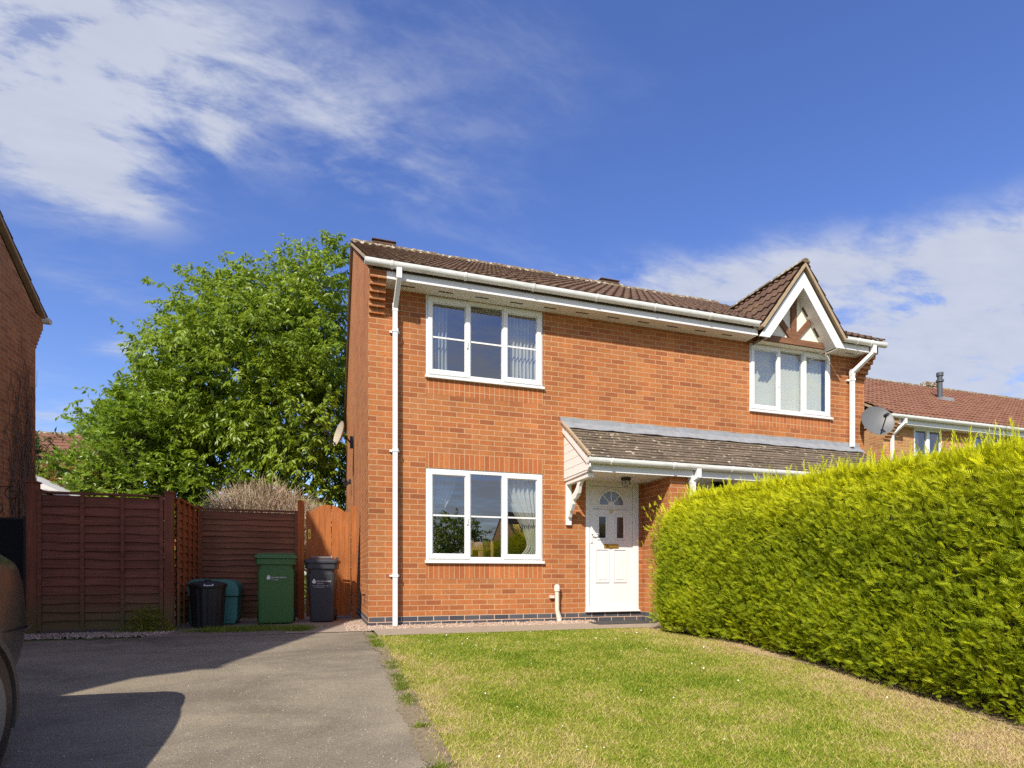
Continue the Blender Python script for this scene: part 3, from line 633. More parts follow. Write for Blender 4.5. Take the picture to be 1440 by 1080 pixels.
# front doors
def front_door(d,plain=False):
    x0,x1,z0,z1=d
    f=MB(); t=.06; f.box(x0,x0+t,-.012,.07,z0+.03,z1); f.box(x1-.10,x1,-.012,.07,z0+.03,z1); f.box(x0+t,x1-.10,-.012,.07,z1-.075,z1); f.box(x0+t,x1-.10,-.012,.07,z0+.03,z0+.085); f.box(x0-.01,x1+.015,-.04,.03,z0+.005,z0+.0295)
    fr=f.build('door_frame',M['upvc'],house,bevel=.003)
    a,b=x0+t+.003,x1-.103; c,e=z0+.088,z1-.078
    l=MB(); l.box(a,b,.008,.05,c,e)
    dr=l.build('front_door',M['upvc'],house,bevel=.003)
    p=MB(); cx=(a+b)/2
    def mould(xa,xb,za,zb,w=.018,y=-.004):
        p.box(xa,xb,y,.0079,za,za+w); p.box(xa,xb,y,.0079,zb-w,zb); p.box(xa,xa+w,y,.0079,za+w,zb-w); p.box(xb-w,xb,y,.0079,za+w,zb-w)
    pw=.235
    for s_ in (-1,1):
        xm=cx+s_*.155; xa,xb=xm-pw/2,xm+pw/2
        mould(xa,xb,z0+.46,z0+.99); p.box(xa+.045,xb-.045,.0,.0079,z0+.505,z0+.945)
        mould(xa+.03,xb-.03,z0+1.13,z0+1.52,.03)
    mould(a+.07,b-.07,z0+1.60,z0+1.62,.006)
    p.build('door_moulding',M['upvc'],dr,bevel=.004)
    for s_ in (-1,1):
        xm=cx+s_*.155; g=MB(); g.quad((xm-.06,.006,z0+1.16),(xm+.06,.006,z0+1.16),(xm+.06,.006,z0+1.49),(xm-.06,.006,z0+1.49)); g.build('door_pane',M['darkglass'],dr,fix=False)
    r=.21; zc=z0+1.68
    g=MB(); g.add([(cx,.005,zc)]+[(cx+r*math.cos(t),.005,zc+r*math.sin(t)) for t in [math.pi*k/20 for k in range(21)]],[(0,k+1,k+2) for k in range(20)]); g.build('fanlight',M['glassfan'],dr,fix=False)
    g=MB()
    for k in range(20):
        t0,t1=math.pi*k/20,math.pi*(k+1)/20
        g.prism([(cx+q*math.cos(t),zc+q*math.sin(t)) for q,t in ((r,t0),(r+.03,t0),(r+.03,t1),(r,t1))],'y',-.006,.0075)
        g.prism([(cx+q*math.cos(t),zc+q*math.sin(t)) for q,t in ((.0,t0),(.055,t0),(.055,t1))],'y',-.004,.0045)
    g.box(cx-r-.03,cx+r+.03,-.006,.0075,zc-.03,zc-.0005)
    for t in (math.pi*.25,math.pi*.5,math.pi*.75):
        n=Vector((-math.sin(t),0,math.cos(t)))*.008; a1=Vector((cx+.05*math.cos(t),0,zc+.05*math.sin(t))); b1=Vector((cx+r*math.cos(t),0,zc+r*math.sin(t)))
        g.prism([((a1+n).x,(a1+n).z),((b1+n).x,(b1+n).z),((b1-n).x,(b1-n).z),((a1-n).x,(a1-n).z)],'y',-.003,.0047)
    g.build('fanlight_frame',M['upvc'],dr)
    h=MB(); h.box(cx-.125,cx+.125,-.008,.0078,z0+1.0,z0+1.065); h.box(cx-.105,cx+.105,-.012,-.0082,z0+1.012,z0+1.053); h.build('letterbox',M['gold'],dr,bevel=.002)
    h=MB(); h.box(a+.02,a+.055,-.006,.0078,z0+.98+.1,z0+1.2+.1); h.tube([(a+.037,-.04,z0+1.22),(a+.15,-.045,z0+1.215)],.009); h.tube([(a+.037,.0,z0+1.22),(a+.037,-.042,z0+1.22)],.009); h.build('door_handle',M['white_metal'],dr)
    if not plain:
        cu=bpy.data.curves.new('house_number','FONT'); cu.body='27'; cu.size=.075; cu.extrude=.003; cu.align_x='CENTER'
        tmp=bpy.data.objects.new('tmp',cu); col.objects.link(tmp); bpy.context.view_layer.update()
        me=bpy.data.meshes.new_from_object(tmp.evaluated_get(bpy.context.evaluated_depsgraph_get())); bpy.data.objects.remove(tmp)
        me.transform(Matrix.Translation((cx-.0,-.002,z0+1.555))@Matrix.Rotation(R(90),4,'X')); me.materials.clear(); me.materials.append(M['gold'])
        o=bpy.data.objects.new('house_number',me); col.objects.link(o); o.parent=dr
M['glassfan']=simple('leaded_fan_glass',(.16,.2,.27),.15,.2,6,spec=.9)
M['white_metal']=simple('white_metal',(.75,.75,.75),.25)
front_door(door); front_door(door2,True)
window(house,WX0,.9,WW,1.35); window(house,WX0,3.525,WW,SOF-3.525); window(house,RX,3.525,WW,SOF-3.525,False); window(house,RX,.9,WW,1.285,False)
# white waste pipe stub against the wall
s=MB(); s.tube([(2.8,-.07,-.03),(2.8,-.07,.08),(2.765,-.07,.2),(2.765,-.07,.5)],[.043,.04,.034,.034],14); s.lathe([(.0,.0),(.045,0),(.045,.075),(.03,.1),(0,.105)],(2.765,-.07,.485),16)
s.box(2.66,2.73,-.05,-.003,.38,.42); s.build('vent_pipe',simple('chalky_pipe',(.62,.58,.5),.7,.2,14),house,smooth=True)
# cable and wire on side wall
s=MB(); s.tube([(-.006,4.05,3.6),(-.008,4.0,3.3),(-.006,4.0,2.0),(-.006,4.0,.3)],.006,6); s.build('wall_cable',M['black'],house); s=MB(); s.tube([(-.006,1.2,.42),(-.008,.6,.45),(-.02,.55,.3)],.006,6); s.build('wall_cable',M['black'],house)

# porch lamp
lamp=empty('porch_lamp',(3.72,-.45,2.187),label='small round black and glass porch lamp on the canopy ceiling above the white door',cat='lamp')
s=MB(); s.lathe([(.0,0),(.075,0),(.075,-.03),(.06,-.045),(0,-.045)],(0,0,0),18); s.build('lamp_base',M['black'],lamp,smooth=True)
s=MB(); s.lathe([(.0,-.046),(.055,-.046),(.065,-.08),(.05,-.12),(0,-.135)],(0,0,0),18); s.build('lamp_shade',simple('ribbed_glass',(.35,.33,.28),.2,.5,60),lamp,smooth=True)
s=MB()
for k in range(6):
    t=k*math.pi/3; s.tube([(.072*math.cos(t),.072*math.sin(t),-.03),(.07*math.cos(t),.07*math.sin(t),-.09),(.02*math.cos(t),.02*math.sin(t),-.14)],.004,5)
s.build('lamp_cage',M['black'],lamp)
l2=empty('porch_lantern',(5.35,-.5,2.187),label='black lantern under the shaded canopy half hidden by the hedge',cat='lamp')
s=MB(); s.box(-.12,.12,-.06,.06,-.02,0); s.lathe([(0,-.02),(.1,-.03),(.13,-.07),(.12,-.1),(.0,-.11)],(0,0,0),14); s.build('lamp_base',M['black'],l2); s=MB(); s.lathe([(0,-.111),(.07,-.111),(.06,-.2),(0,-.22)],(0,0,0),14); s.build('lamp_shade',M['darkglass'],l2,smooth=True)
# door mat
dm=MB(); dm.box(3.2,4.15,-.62,-.12,.0125,.024); tag(dm.build('door_mat',M['mat'],bevel=.003),'dark rubber mat on the path below the front door','mat')
# satellite dishes
def dish(name,mount,c,nrm,rad,label,mat):
    e=empty(name,mount,label=label,cat='satellite dish'); mo=Vector(mount); c=Vector(c)-mo; nrm=Vector(nrm).normalized()
    q=nrm.to_track_quat('Z','Y').to_matrix()
    s=MB(); prof=[(r*rad,.12*rad*2*(r*r)) for r in (0.001,.2,.4,.6,.8,.93,1.0)]+[(1.015*rad,.25*rad),(1.0*rad,.225*rad)]+[(r*rad,.12*rad*2*(r*r)-.012) for r in (.93,.8,.6,.4,.2,.001)]
    s.lathe(prof,(0,0,0),32); s.v=[tuple(q@Vector((v[0]*.93,v[1],v[2]))+c) for v in s.v]; s.build('reflector',mat,e,smooth=True)
    a=c+q@Vector((0,-.95*rad,.2*rad)); b=c+nrm*rad*1.15+q@Vector((0,-.25*rad,0)); s=MB(); s.tube([a,b],.011,6); s.build('feed_arm',M['black'],e)
    s=MB(); d=(c-b).normalized(); s.tube([b-d*.04,b+d*.05],[.028,.034],10); s.build('receiver',M['black'],e)
    s=MB(); s.tube([c-nrm*.01,c-nrm*.08,Vector((0,0,-.12))+nrm*.02,Vector((0,0,-.12))],.018,8); s.box(-.05,.05,-.03,.03,-.2,.04); s.build('wall_bracket',M['black'],e)
dish('satellite_dish',(W+.03,.35,3.45),(8.98,-.17,3.50),(-.36,-.88,.35),.30,'dark grey satellite dish on the far corner of the red brick house above the hedge',simple('grey_mesh_dish',(.12,.125,.13),.5,.2,30))
dish('satellite_dish',(-.03,4.1,3.52),(-.25,4.0,3.56),(-.93,-.30,.25),.26,'pale rust stained satellite dish on the side wall, seen edge on by the tree',simple('stained_white_dish',(.4,.34,.25),.6,.35,5))
# side security light
e=empty('security_light',(-.01,5.3,2.82),label='small black twin spotlight on the side wall above the gate',cat='light')
s=MB(); s.box(-.05,0,-.05,.05,-.05,.05); s.build('light_base',M['black'],e,bevel=.004)
s=MB(); s.tube([(-.04,-.04,-.02),(-.09,-.06,-.06),(-.13,-.2,-.1)],[.02,.03,.05],10); s.tube([(-.04,.04,.0),(-.1,.06,.02),(-.16,.0,.03)],[.02,.03,.05],10); s.build('spotlight',M['black'],e)

# curtains, blinds, chair in the windows
def curtain(name,x0,x1,zt,zb,y,mat,label,tie=None,side=1,group=None,waves=7,amp=.025):
    s=MB(); nx,nz=60,24; vs=[];fs=[]
    for j in range(nz+1):
        v=j/nz; z=zt+(zb-zt)*v; k=1.0
        if tie:
            k=1-.72*math.sin(min(1,v/tie)*math.pi/2)**2 if v<tie else .28+.30*((v-tie)/(1-tie))
        for i in range(nx+1):
            u=i/nx; w=x1-x0; x=(x0+u*w*k) if side>0 else (x1-(1-u)*w*k)
            vs.append((x,y+amp*math.sin(u*waves*2*math.pi+.6*math.sin(v*3))+.006*math.sin(u*31+v*5),z))
    for j in range(nz):
        for i in range(nx): fs.append((j*(nx+1)+i,j*(nx+1)+i+1,(j+1)*(nx+1)+i+1,(j+1)*(nx+1)+i))
    s.add(vs,fs); o=s.build(name,mat,smooth=True,fix=False); md=o.modifiers.new('s','SOLIDIFY'); md.thickness=.003
    return tag(o,label,'curtain',group)
curtain('curtain',WX0+.02,WX0+.5,2.22,.95,.3,M['greycurtain'],'white sheer curtain drawn back at the side nearest the downpipe of the ground floor window',.85,1,waves=8)
curtain('curtain',WX0+1.12,WX0+1.74,2.22,.95,.13,M['sheer'],'white curtain tied back beside the porch side of the ground floor window',.85,-1,waves=8)
gc=simple('gold_curtain',(.5,.36,.06),.6,.3,9)
curtain('curtain',WX0+1.3,WX0+1.72,1.5,.93,.20,gc,'gold tie back drape bunched low in the ground floor window',.5,-1,waves=5)
curtain('curtain',WX0+.12,WX0+.34,4.66,3.6,.14,M['greycurtain'],'blue grey curtain hanging in the first floor window nearest the downpipe',None,1,waves=4)
curtain('curtain',WX0+1.2,WX0+1.72,4.66,3.6,.14,M['sheer'],'pale curtain in soft folds at the inner side of the first floor window',None,-1,waves=9)
def blinds(x0,x1,zt,zb,y,label):
    e=empty('vertical_blind',(x0,y,zt),label=label,cat='window blind')
    s=MB(); s.box(0,x1-x0,-.02,.02,-.03,0); s.build('headrail',M['upvc'],e)
    x=.03; s=MB()
    while x<x1-x0-.05:
        c,sn=math.cos(R(-14)),math.sin(R(-14)); h=.046; s.add([(x-h*c,-h*sn,-.03),(x+h*c,h*sn,-.03),(x+h*c,h*sn,zb-zt),(x-h*c,-h*sn,zb-zt)],[(0,1,2,3)]); x+=.082
    s.build('blind_slats',M['blind'],e,fix=False)
blinds(RX+.03,RX+WW-.03,4.68,3.58,.12,'cream vertical blind filling the first floor window under the small gable')
ch=empty('dining_chair',(1.72,.75,.16),R(10),'light wood dining chair seen through the ground floor window','chair')
cw=wood('light_chair_wood',(.62,.33,.13),.2)
s=MB(); s.box(-.2,.2,-.2,.2,.42,.46); s.build('seat',cw,ch,bevel=.01)
for a,b in ((-.18,-.18),(.18,-.18),(-.18,.18),(.18,.18)):
    s=MB(); s.box(a-.02,a+.02,b-.02,b+.02,0,.419); s.build('leg',cw,ch)
s=MB(); s.box(-.2,-.16,-.22,-.18,.461,1.1); s.box(.16,.2,-.22,-.18,.461,1.1); s.box(-.159,.159,-.215,-.185,.95,1.08); s.box(-.06,.06,-.21,-.19,.5,.949); s.build('backrest',cw,ch,bevel=.012)

# ------------------------------------------------------------------ other houses
def gabled(name,label,x0,x1,y0,y1,eave,slope,bm,tm,holes=(),tilestep=.05,roll=.3,amp=.03,over=.3,zb=-.5,gut=True,back=True,lx=None,group=None):
    h=empty(name,(0,0,0),label=label,cat='house',group=group); ry=(y0+y1)/2; rz=eave+slope*(ry-y0+over)
    s=MB(); wallgrid(s,'y',y0,x0,x1,zb,eave,list(holes),.1); wallgrid(s,'x',x0,y0,y1,zb,eave,[],.1); wallgrid(s,'x',x1,y0,y1,zb,eave,[],-.1); wallgrid(s,'y',y1,x0,x1,zb,eave,[],-.1)
    for x in (x0,x1): s.add([(x,y0,eave),(x,y1,eave),(x,ry,eave+slope*(ry-y0)+.02)],[(0,1,2)])
    s.build('wall',bm,h,fix=False)
    a=math.atan(slope); ln=(ry-y0+over)/math.cos(a)
    s=MB(); tileroof(s,(x0-.06,y0-over,eave+.02),(1,0,0),(0,math.cos(a),math.sin(a)),x1-x0+.12,ln,.33,roll,amp,.025,step=tilestep)
    if back: tileroof(s,(x0-.06,y1+over,eave+.02),(1,0,0),(0,-math.cos(a),math.sin(a)),x1-x0+.12,ln,.33,roll,amp,.025,step=tilestep)
    s.build('roof',tm,h,smooth=True,fix=False)
    for xa,xb in ((x0-.055,x0+.03),(x1-.03,x1+.055)):
        s=MB(); s.prism([(y0-over,eave-.05),(ry,rz-.06),(y1+over,eave-.05),(y1+over,eave+.012),(ry,rz+.01),(y0-over,eave+.012)],'x',xa,xb); s.build('verge',M['mortarbed'],h)
    s=MB(); s.prism([(y0-over+.05,eave-.03),(ry,rz-.08),(y1+over-.05,eave-.03),(y1+over-.05,eave-.06),(ry,rz-.16),(y0-over+.05,eave-.06)],'x',x0+.04,x1-.04); s.build('roof_lining',M['vent'],h)
    s=MB(); x=x0-.06
    while x<x1+.05:
        x2=min(x+.45,x1+.06); j=random.uniform(-.01,.01); s.prism([(ry+.12*math.cos(t),rz-.03+.12*math.sin(t)+j) for t in [math.pi*k/6 for k in range(7)]],'x',x+.004,x2-.004); x=x2
    s.build('ridge_tiles',M['ridge'],h)
    if gut:
        f=MB(); f.box(x0+.2,x1-.2,y0-over+.07,y0-over+.09,eave-.2,eave); f.box(x0+.2,x1-.2,y0-over+.091,y0-.002,eave-.19,eave-.17); f.build('fascia',M['fascia'],h)
        for yy,sg in ((y0-over,1),(y1+over,-1)):
            g=MB(); n=8; r=.06; y=yy-.0*sg; pr=[(y+r*math.cos(math.pi+math.pi*k/n),eave-.02+r*math.sin(math.pi+math.pi*k/n)) for k in range(n+1)]
            pr=[(y-r,eave+.01)]+pr+[(y+r,eave+.01)]; g.prism(pr,'x',x0-.1,x1+.1); g.build('gutter',M['gutter'],h,smooth=True)
    for xa,xb in ((x0,x0+.22),(x1-.22,x1)):
        c=MB()
        for k in range(6):
            pr=.27-.045*k
            c.box(xa+.002,xb-.002,y0-pr,y0-.001,eave-.2-.075*k,eave-.127-.075*k)
        c.box(xa+.002,xb-.002,y0-.27,y0-.001,eave-.125,eave-.01); c.build('corbel',bm,h); c=MB()
        for k in range(6):
            pr=.27-.045*k; c.box(xa+.002,xb-.002,y1+.001,y1+pr,eave-.2-.075*k,eave-.127-.075*k)
        c.box(xa+.002,xb-.002,y1+.001,y1+.27,eave-.125,eave-.01); c.build('corbel',bm,h)
    return h,ry,rz
def plainwindow(house,x0,y,z0,w,h,n=2):
    f=MB(); t=.06; f.box(x0,x0+w,y+.01,y+.07,z0,z0+t); f.box(x0,x0+w,y+.01,y+.07,z0+h-t,z0+h); f.box(x0,x0+t,y+.01,y+.07,z0+t,z0+h-t); f.box(x0+w-t,x0+w,y+.01,y+.07,z0+t,z0+h-t)
    for k in range(1,n): xx=x0+w*k/n; f.box(xx-.05,xx+.05,y+.0,y+.06,z0+t,z0+h-t)
    f.box(x0-.02,x0+w+.02,y-.04,y+.009,z0-.03,z0+.02)
    o=f.build('window',M['upvc'],house); p=MB(); p.quad((x0+t,y+.04,z0+t),(x0+w-t,y+.04,z0+t),(x0+w-t,y+.04,z0+h-t),(x0+t,y+.04,z0+h-t)); p.build('pane',M['glass'],o,fix=False)
    c=MB(); c.quad((x0+t,y+.2,z0),(x0+w*.45,y+.2,z0),(x0+w*.4,y+.2,z0+h),(x0+t,y+.2,z0+h)); c.box(x0-.3,x0+w+.3,y+.9,y+1,z0-.3,z0+h+.2); c.build('interior',M['greycurtain'],o,fix=False)
# neighbour on the driveway side
nh,_,_=gabled('brick_house','aged brown brick gable end of the neighbouring house rising beside the dark iron gate',-14,-5.02,-7.2,3.1,4.98,.60,M['brick3'],M['tile'],over=.28)
# creeper stems climbing it
s=MB()
for k in range(46):
    y=random.uniform(2.15,3.05); z=0; pts=[]; r0=random.uniform(.006,.016); top=random.uniform(2.4,4.5)
    while z<top:
        pts.append((-5.01+random.uniform(0,.05),y,z)); y+=random.uniform(-.09,.09)+.012*(2.75-y); y=min(3.16,y); z+=random.uniform(.08,.2)
    s.tube(pts,[r0*(1-.7*i/len(pts)) for i in range(len(pts))],5)
tag(s.build('bare_creeper',M['vine'],smooth=True),'bare leafless creeper stems clinging to the brick corner of the neighbouring house','climbing plant')
e=empty('wall_lamp',(-5.01,1.35,2.12),label='small black wall lamp on the neighbouring house above the iron gate',cat='lamp')
s=MB(); s.tube([(0,0,0),(.12,0,.02),(.16,0,.0)],.018,8); s.lathe([(0,0),(.05,.0),(.05,.012),(0,.012)],(0,0,0),12,'x'); s.build('lamp_arm',M['black'],e)
s=MB(); s.lathe([(0,.03),(.05,.01),(.065,-.03),(.05,-.13),(0,-.15)],(.17,0,0),12); s.build('lamp_shade',M['black'],e,smooth=True)
# neighbour on the hedge side
H=[(14.45,15.5,3.75,4.68),(16.75,17.9,3.75,4.68)]
rh,rry,rrz=gabled('brick_house','buff brick house with red brown tiled roof standing beyond the conifer hedge',13.35,27,3.3,11.4,4.86,.62,M['brick2'],M['tile_red'],H,tilestep=.045,roll=.165,amp=.03)
for a,b,c,d in H: plainwindow(rh,a,3.3,c,b-a,d-c)
s=MB(); sq(s,[(13.75,3.0,4.8),(13.75,3.0,4.66)],.035); sq(s,[(13.75,3.0,4.68),(13.6,3.24,4.4)],.033); sq(s,[(13.6,3.24,4.45),(13.6,3.24,0)],.033); s.build('downpipe',M['pipe'],rh)
s=MB(); fx,fy=18.6,5.6; fz=4.88+.62*(fy-3.0); s.lathe([(0,-.1),(.075,-.1),(.075,.55),(.11,.56),(.11,.62),(.075,.64),(.075,.74),(.1,.75),(.1,.86),(0,.88)],(fx,fy,fz),14); s.build('flue_pipe',simple('dark_flue',(.07,.08,.09),.5),rh,smooth=True)
s=MB(); s.box(fx-.25,fx+.25,fy-.28,fy+.25,fz-.16,fz-.02); s.build('flue_flashing',M['lead'],rh)
s=MB(); s.box(20.2,21.0,rry-.12,rry+.12,rrz+.06,rrz+.2); s.build('ridge_vent',M['ridge'],rh)
# far roof behind the gardens
gabled('brick_house','distant house with plain red tiled roof just visible behind the shrubs',-24,-9.5,18,26,4.2,.62,M['brick'],M['tile_red'],tilestep=.1,gut=False)
gabled('brick_garage','orange brick garage glimpsed behind the garden tree and fence',-7.0,-3.6,14.4,18.4,2.3,.5,M['brick'],M['tile_red'],tilestep=.1,gut=False)
# pale outbuilding with a white verge behind the iron gate
sh=empty('garden_shed',(0,0,0),label='pale garden outbuilding with white sloping verge board behind the dark red fence',cat='shed')
s=MB(); s.prism([(-8.2,0),(-5.75,0),(-5.75,2.28),(-6.95,2.85),(-8.2,2.28)],'y',5.9,8.3); s.build('wall',M['cream'],sh)
s=MB(); s.prism([(-8.35,2.24),(-6.95,2.92),(-5.52,2.24),(-5.52,2.36),(-6.95,3.04),(-8.35,2.36)],'y',5.72,8.4); s.build('roof',M['fascia'],sh)

# ------------------------------------------------------------------ fences
def lap_panel(parent,Lp,h,mat,z0=.06,flip=1,n=17,battens=(.34,.67),name='panel'):
    """runs along local +X, seen from local -Y"""
    s=MB(); st=(h-z0-.05)/n
    for k in range(n):
        za=z0+st*k; w=.0; pts=[]
        m=14; base=len(s.v); vs=[]; ph=random.uniform(0,6); ph2=random.uniform(0,6)
        for i in range(m+1):
            x=Lp*i/m; wob=.006*math.sin(x*5+ph)+.004*math.sin(x*13+ph2)
            vs+= [(x,-.034*flip,za-.014+wob),(x,-.026*flip,za-.012+wob),(x,.0*flip,za+st+.012),(x,-.008*flip,za+st+.012)]
        fs=[]
        for i in range(m):
            a=i*4; b=a+4
            fs+=[(a,b,b+3,a+3),(a,a+1,b+1,b),(a+1,a+2,b+2,b+1)]
        s.add(vs,fs)
    for f in (0,)+battens+(1,):
        x=f*(Lp-.04); s.box(x,x+.04,-.055,-.035,z0-.02,h-.02)
    s.box(0,Lp,-.05,.03,h-.02,h+.005)
    return s.build(name,mat,parent,fix=False)
def post(parent,x,y,h,mat,w=.045,name='post',cap=True):
    s=MB(); s.box(x-w,x+w,y-w,y+w,-.3,h); o=s.build(name,mat,parent,bevel=.004)
    if cap: s=MB(); s.box(x-w-.012,x+w+.012,y-w-.012,y+w+.012,h+.001,h+.02); s.build('post_cap',mat,o)
    return o
f=empty('wooden_fence',(-3.93,.42,0),0,'dark red brown lap fence panel with green algae at its foot, facing the driveway','fence')
lap_panel(f,1.36,1.76,M['fence_red'],n=15); post(f,-.06,0,1.86,M['post_red'],.055); post(f,1.42,0,1.80,M['post_red'],.05)
f=empty('wooden_fence',(-2.47,.50,0),R(90),'orange brown lap fence with heavy battens running back beside the black dustbin','fence')
lap_panel(f,1.36,1.76,M['fence_ret'],n=15,battens=(.25,.5,.75))
f=empty('wooden_fence',(-2.43,1.93,0),0,'brown lap fence panel behind the green wheelie bin','fence')
lap_panel(f,1.44,1.77,M['fence_brown'],n=18,battens=()); post(f,0.0,-.03,1.78,M['fence_brown'],.035); post(f,1.49,-.02,1.95,M['post_or'],.05,cap=False)
# garden gate
g=empty('garden_gate',(-.86,1.90,0),0,'orange stained boarded side gate with arched top beside the brick house','gate')
s=MB(); bw=.70/7
for k in range(7):
    a=k*bw+.0008; b=(k+1)*bw-(.0008 if k!=3 else .011); 
    zt=lambda x: 1.78+.11*max(0,math.sin(math.pi*min(1,max(0,(x-.09)/.52))))**.8
    n=5; pts=[(a,.05),(b,.05)]+[(a+(b-a)*(n-i)/n,zt(a+(b-a)*(n-i)/n)) for i in range(n+1)]
    s.prism(pts,'y',-.012,.010)
s.build('gate_boards',M['gate'],g)
s=MB(); s.box(0,.70,.011,.05,.25,.35); s.box(0,.70,.011,.05,1.45,1.55); s.build('gate_ledge',M['gate'],g)
s=MB(); s.box(.03,.07,-.02,-.013,1.32,1.48); s.tube([(.05,-.05,1.43),(.05,-.05,1.36)],.008,6); s.tube([(.05,-.02,1.4),(.05,-.05,1.4)],.008,6); s.build('gate_latch',M['gold'],g)
s=MB(); s.box(.725,.80,-.05,.04,-.1,1.88); s.build('gate_post',M['gate'],g,bevel=.004)
# iron gate by the neighbour
g=empty('iron_gate',(-5.05,.42,0),0,'black wrought iron gate with solid dark sheet and scroll top beside the dark red fence','gate')
s=MB(); s.box(.03,.98,-.006,.006,.66,1.42); s.build('sheet_panel',simple('black_sheet',(.009,.009,.011),.7,.3,5,spec=.2),g)
s=MB(); 
for x in (.02,.98): s.box(x-.015,x+.015,-.015,.015,.05,1.45)
for z in (.1,.66,1.42): s.box(.036,.964,-.012,.012,z-.012,z+.012)
for x in (.25,.5,.75): s.box(x-.008,x+.008,.008,.022,.12,1.41)
s.build('gate_frame',M['black'],g)
s=MB()
def spiral(cx,cz,r,t0,turns,sg=1,n=30): return [(cx+r*(1-.75*i/n)*math.cos(t0+sg*turns*2*math.pi*i/n),-.02,cz+r*(1-.75*i/n)*math.sin(t0+sg*turns*2*math.pi*i/n)) for i in range(n+1)]
for cx,sg in ((.3,1),(.7,-1)):
    s=MB(); s.tube(spiral(cx,1.53,.11,-math.pi/2,1.3,sg),.008,5); s.build('scrollwork',M['black'],g); s=MB(); s.tube(spiral(cx-sg*.16,1.72,.09,math.pi/2,1.2,-sg),.007,5); s.tube([(cx-sg*.16,-.02,1.81),(.5,-.02,1.78),(cx+sg*.06,-.02,1.62)],.008,5)
    s.build('scrollwork',M['black'],g); s=MB(); s.tube([(cx,-.02,.64),(cx+sg*.1,-.02,.4),(cx-sg*.02,-.02,.13)],.008,5); s.build('scrollwork',M['black'],g)

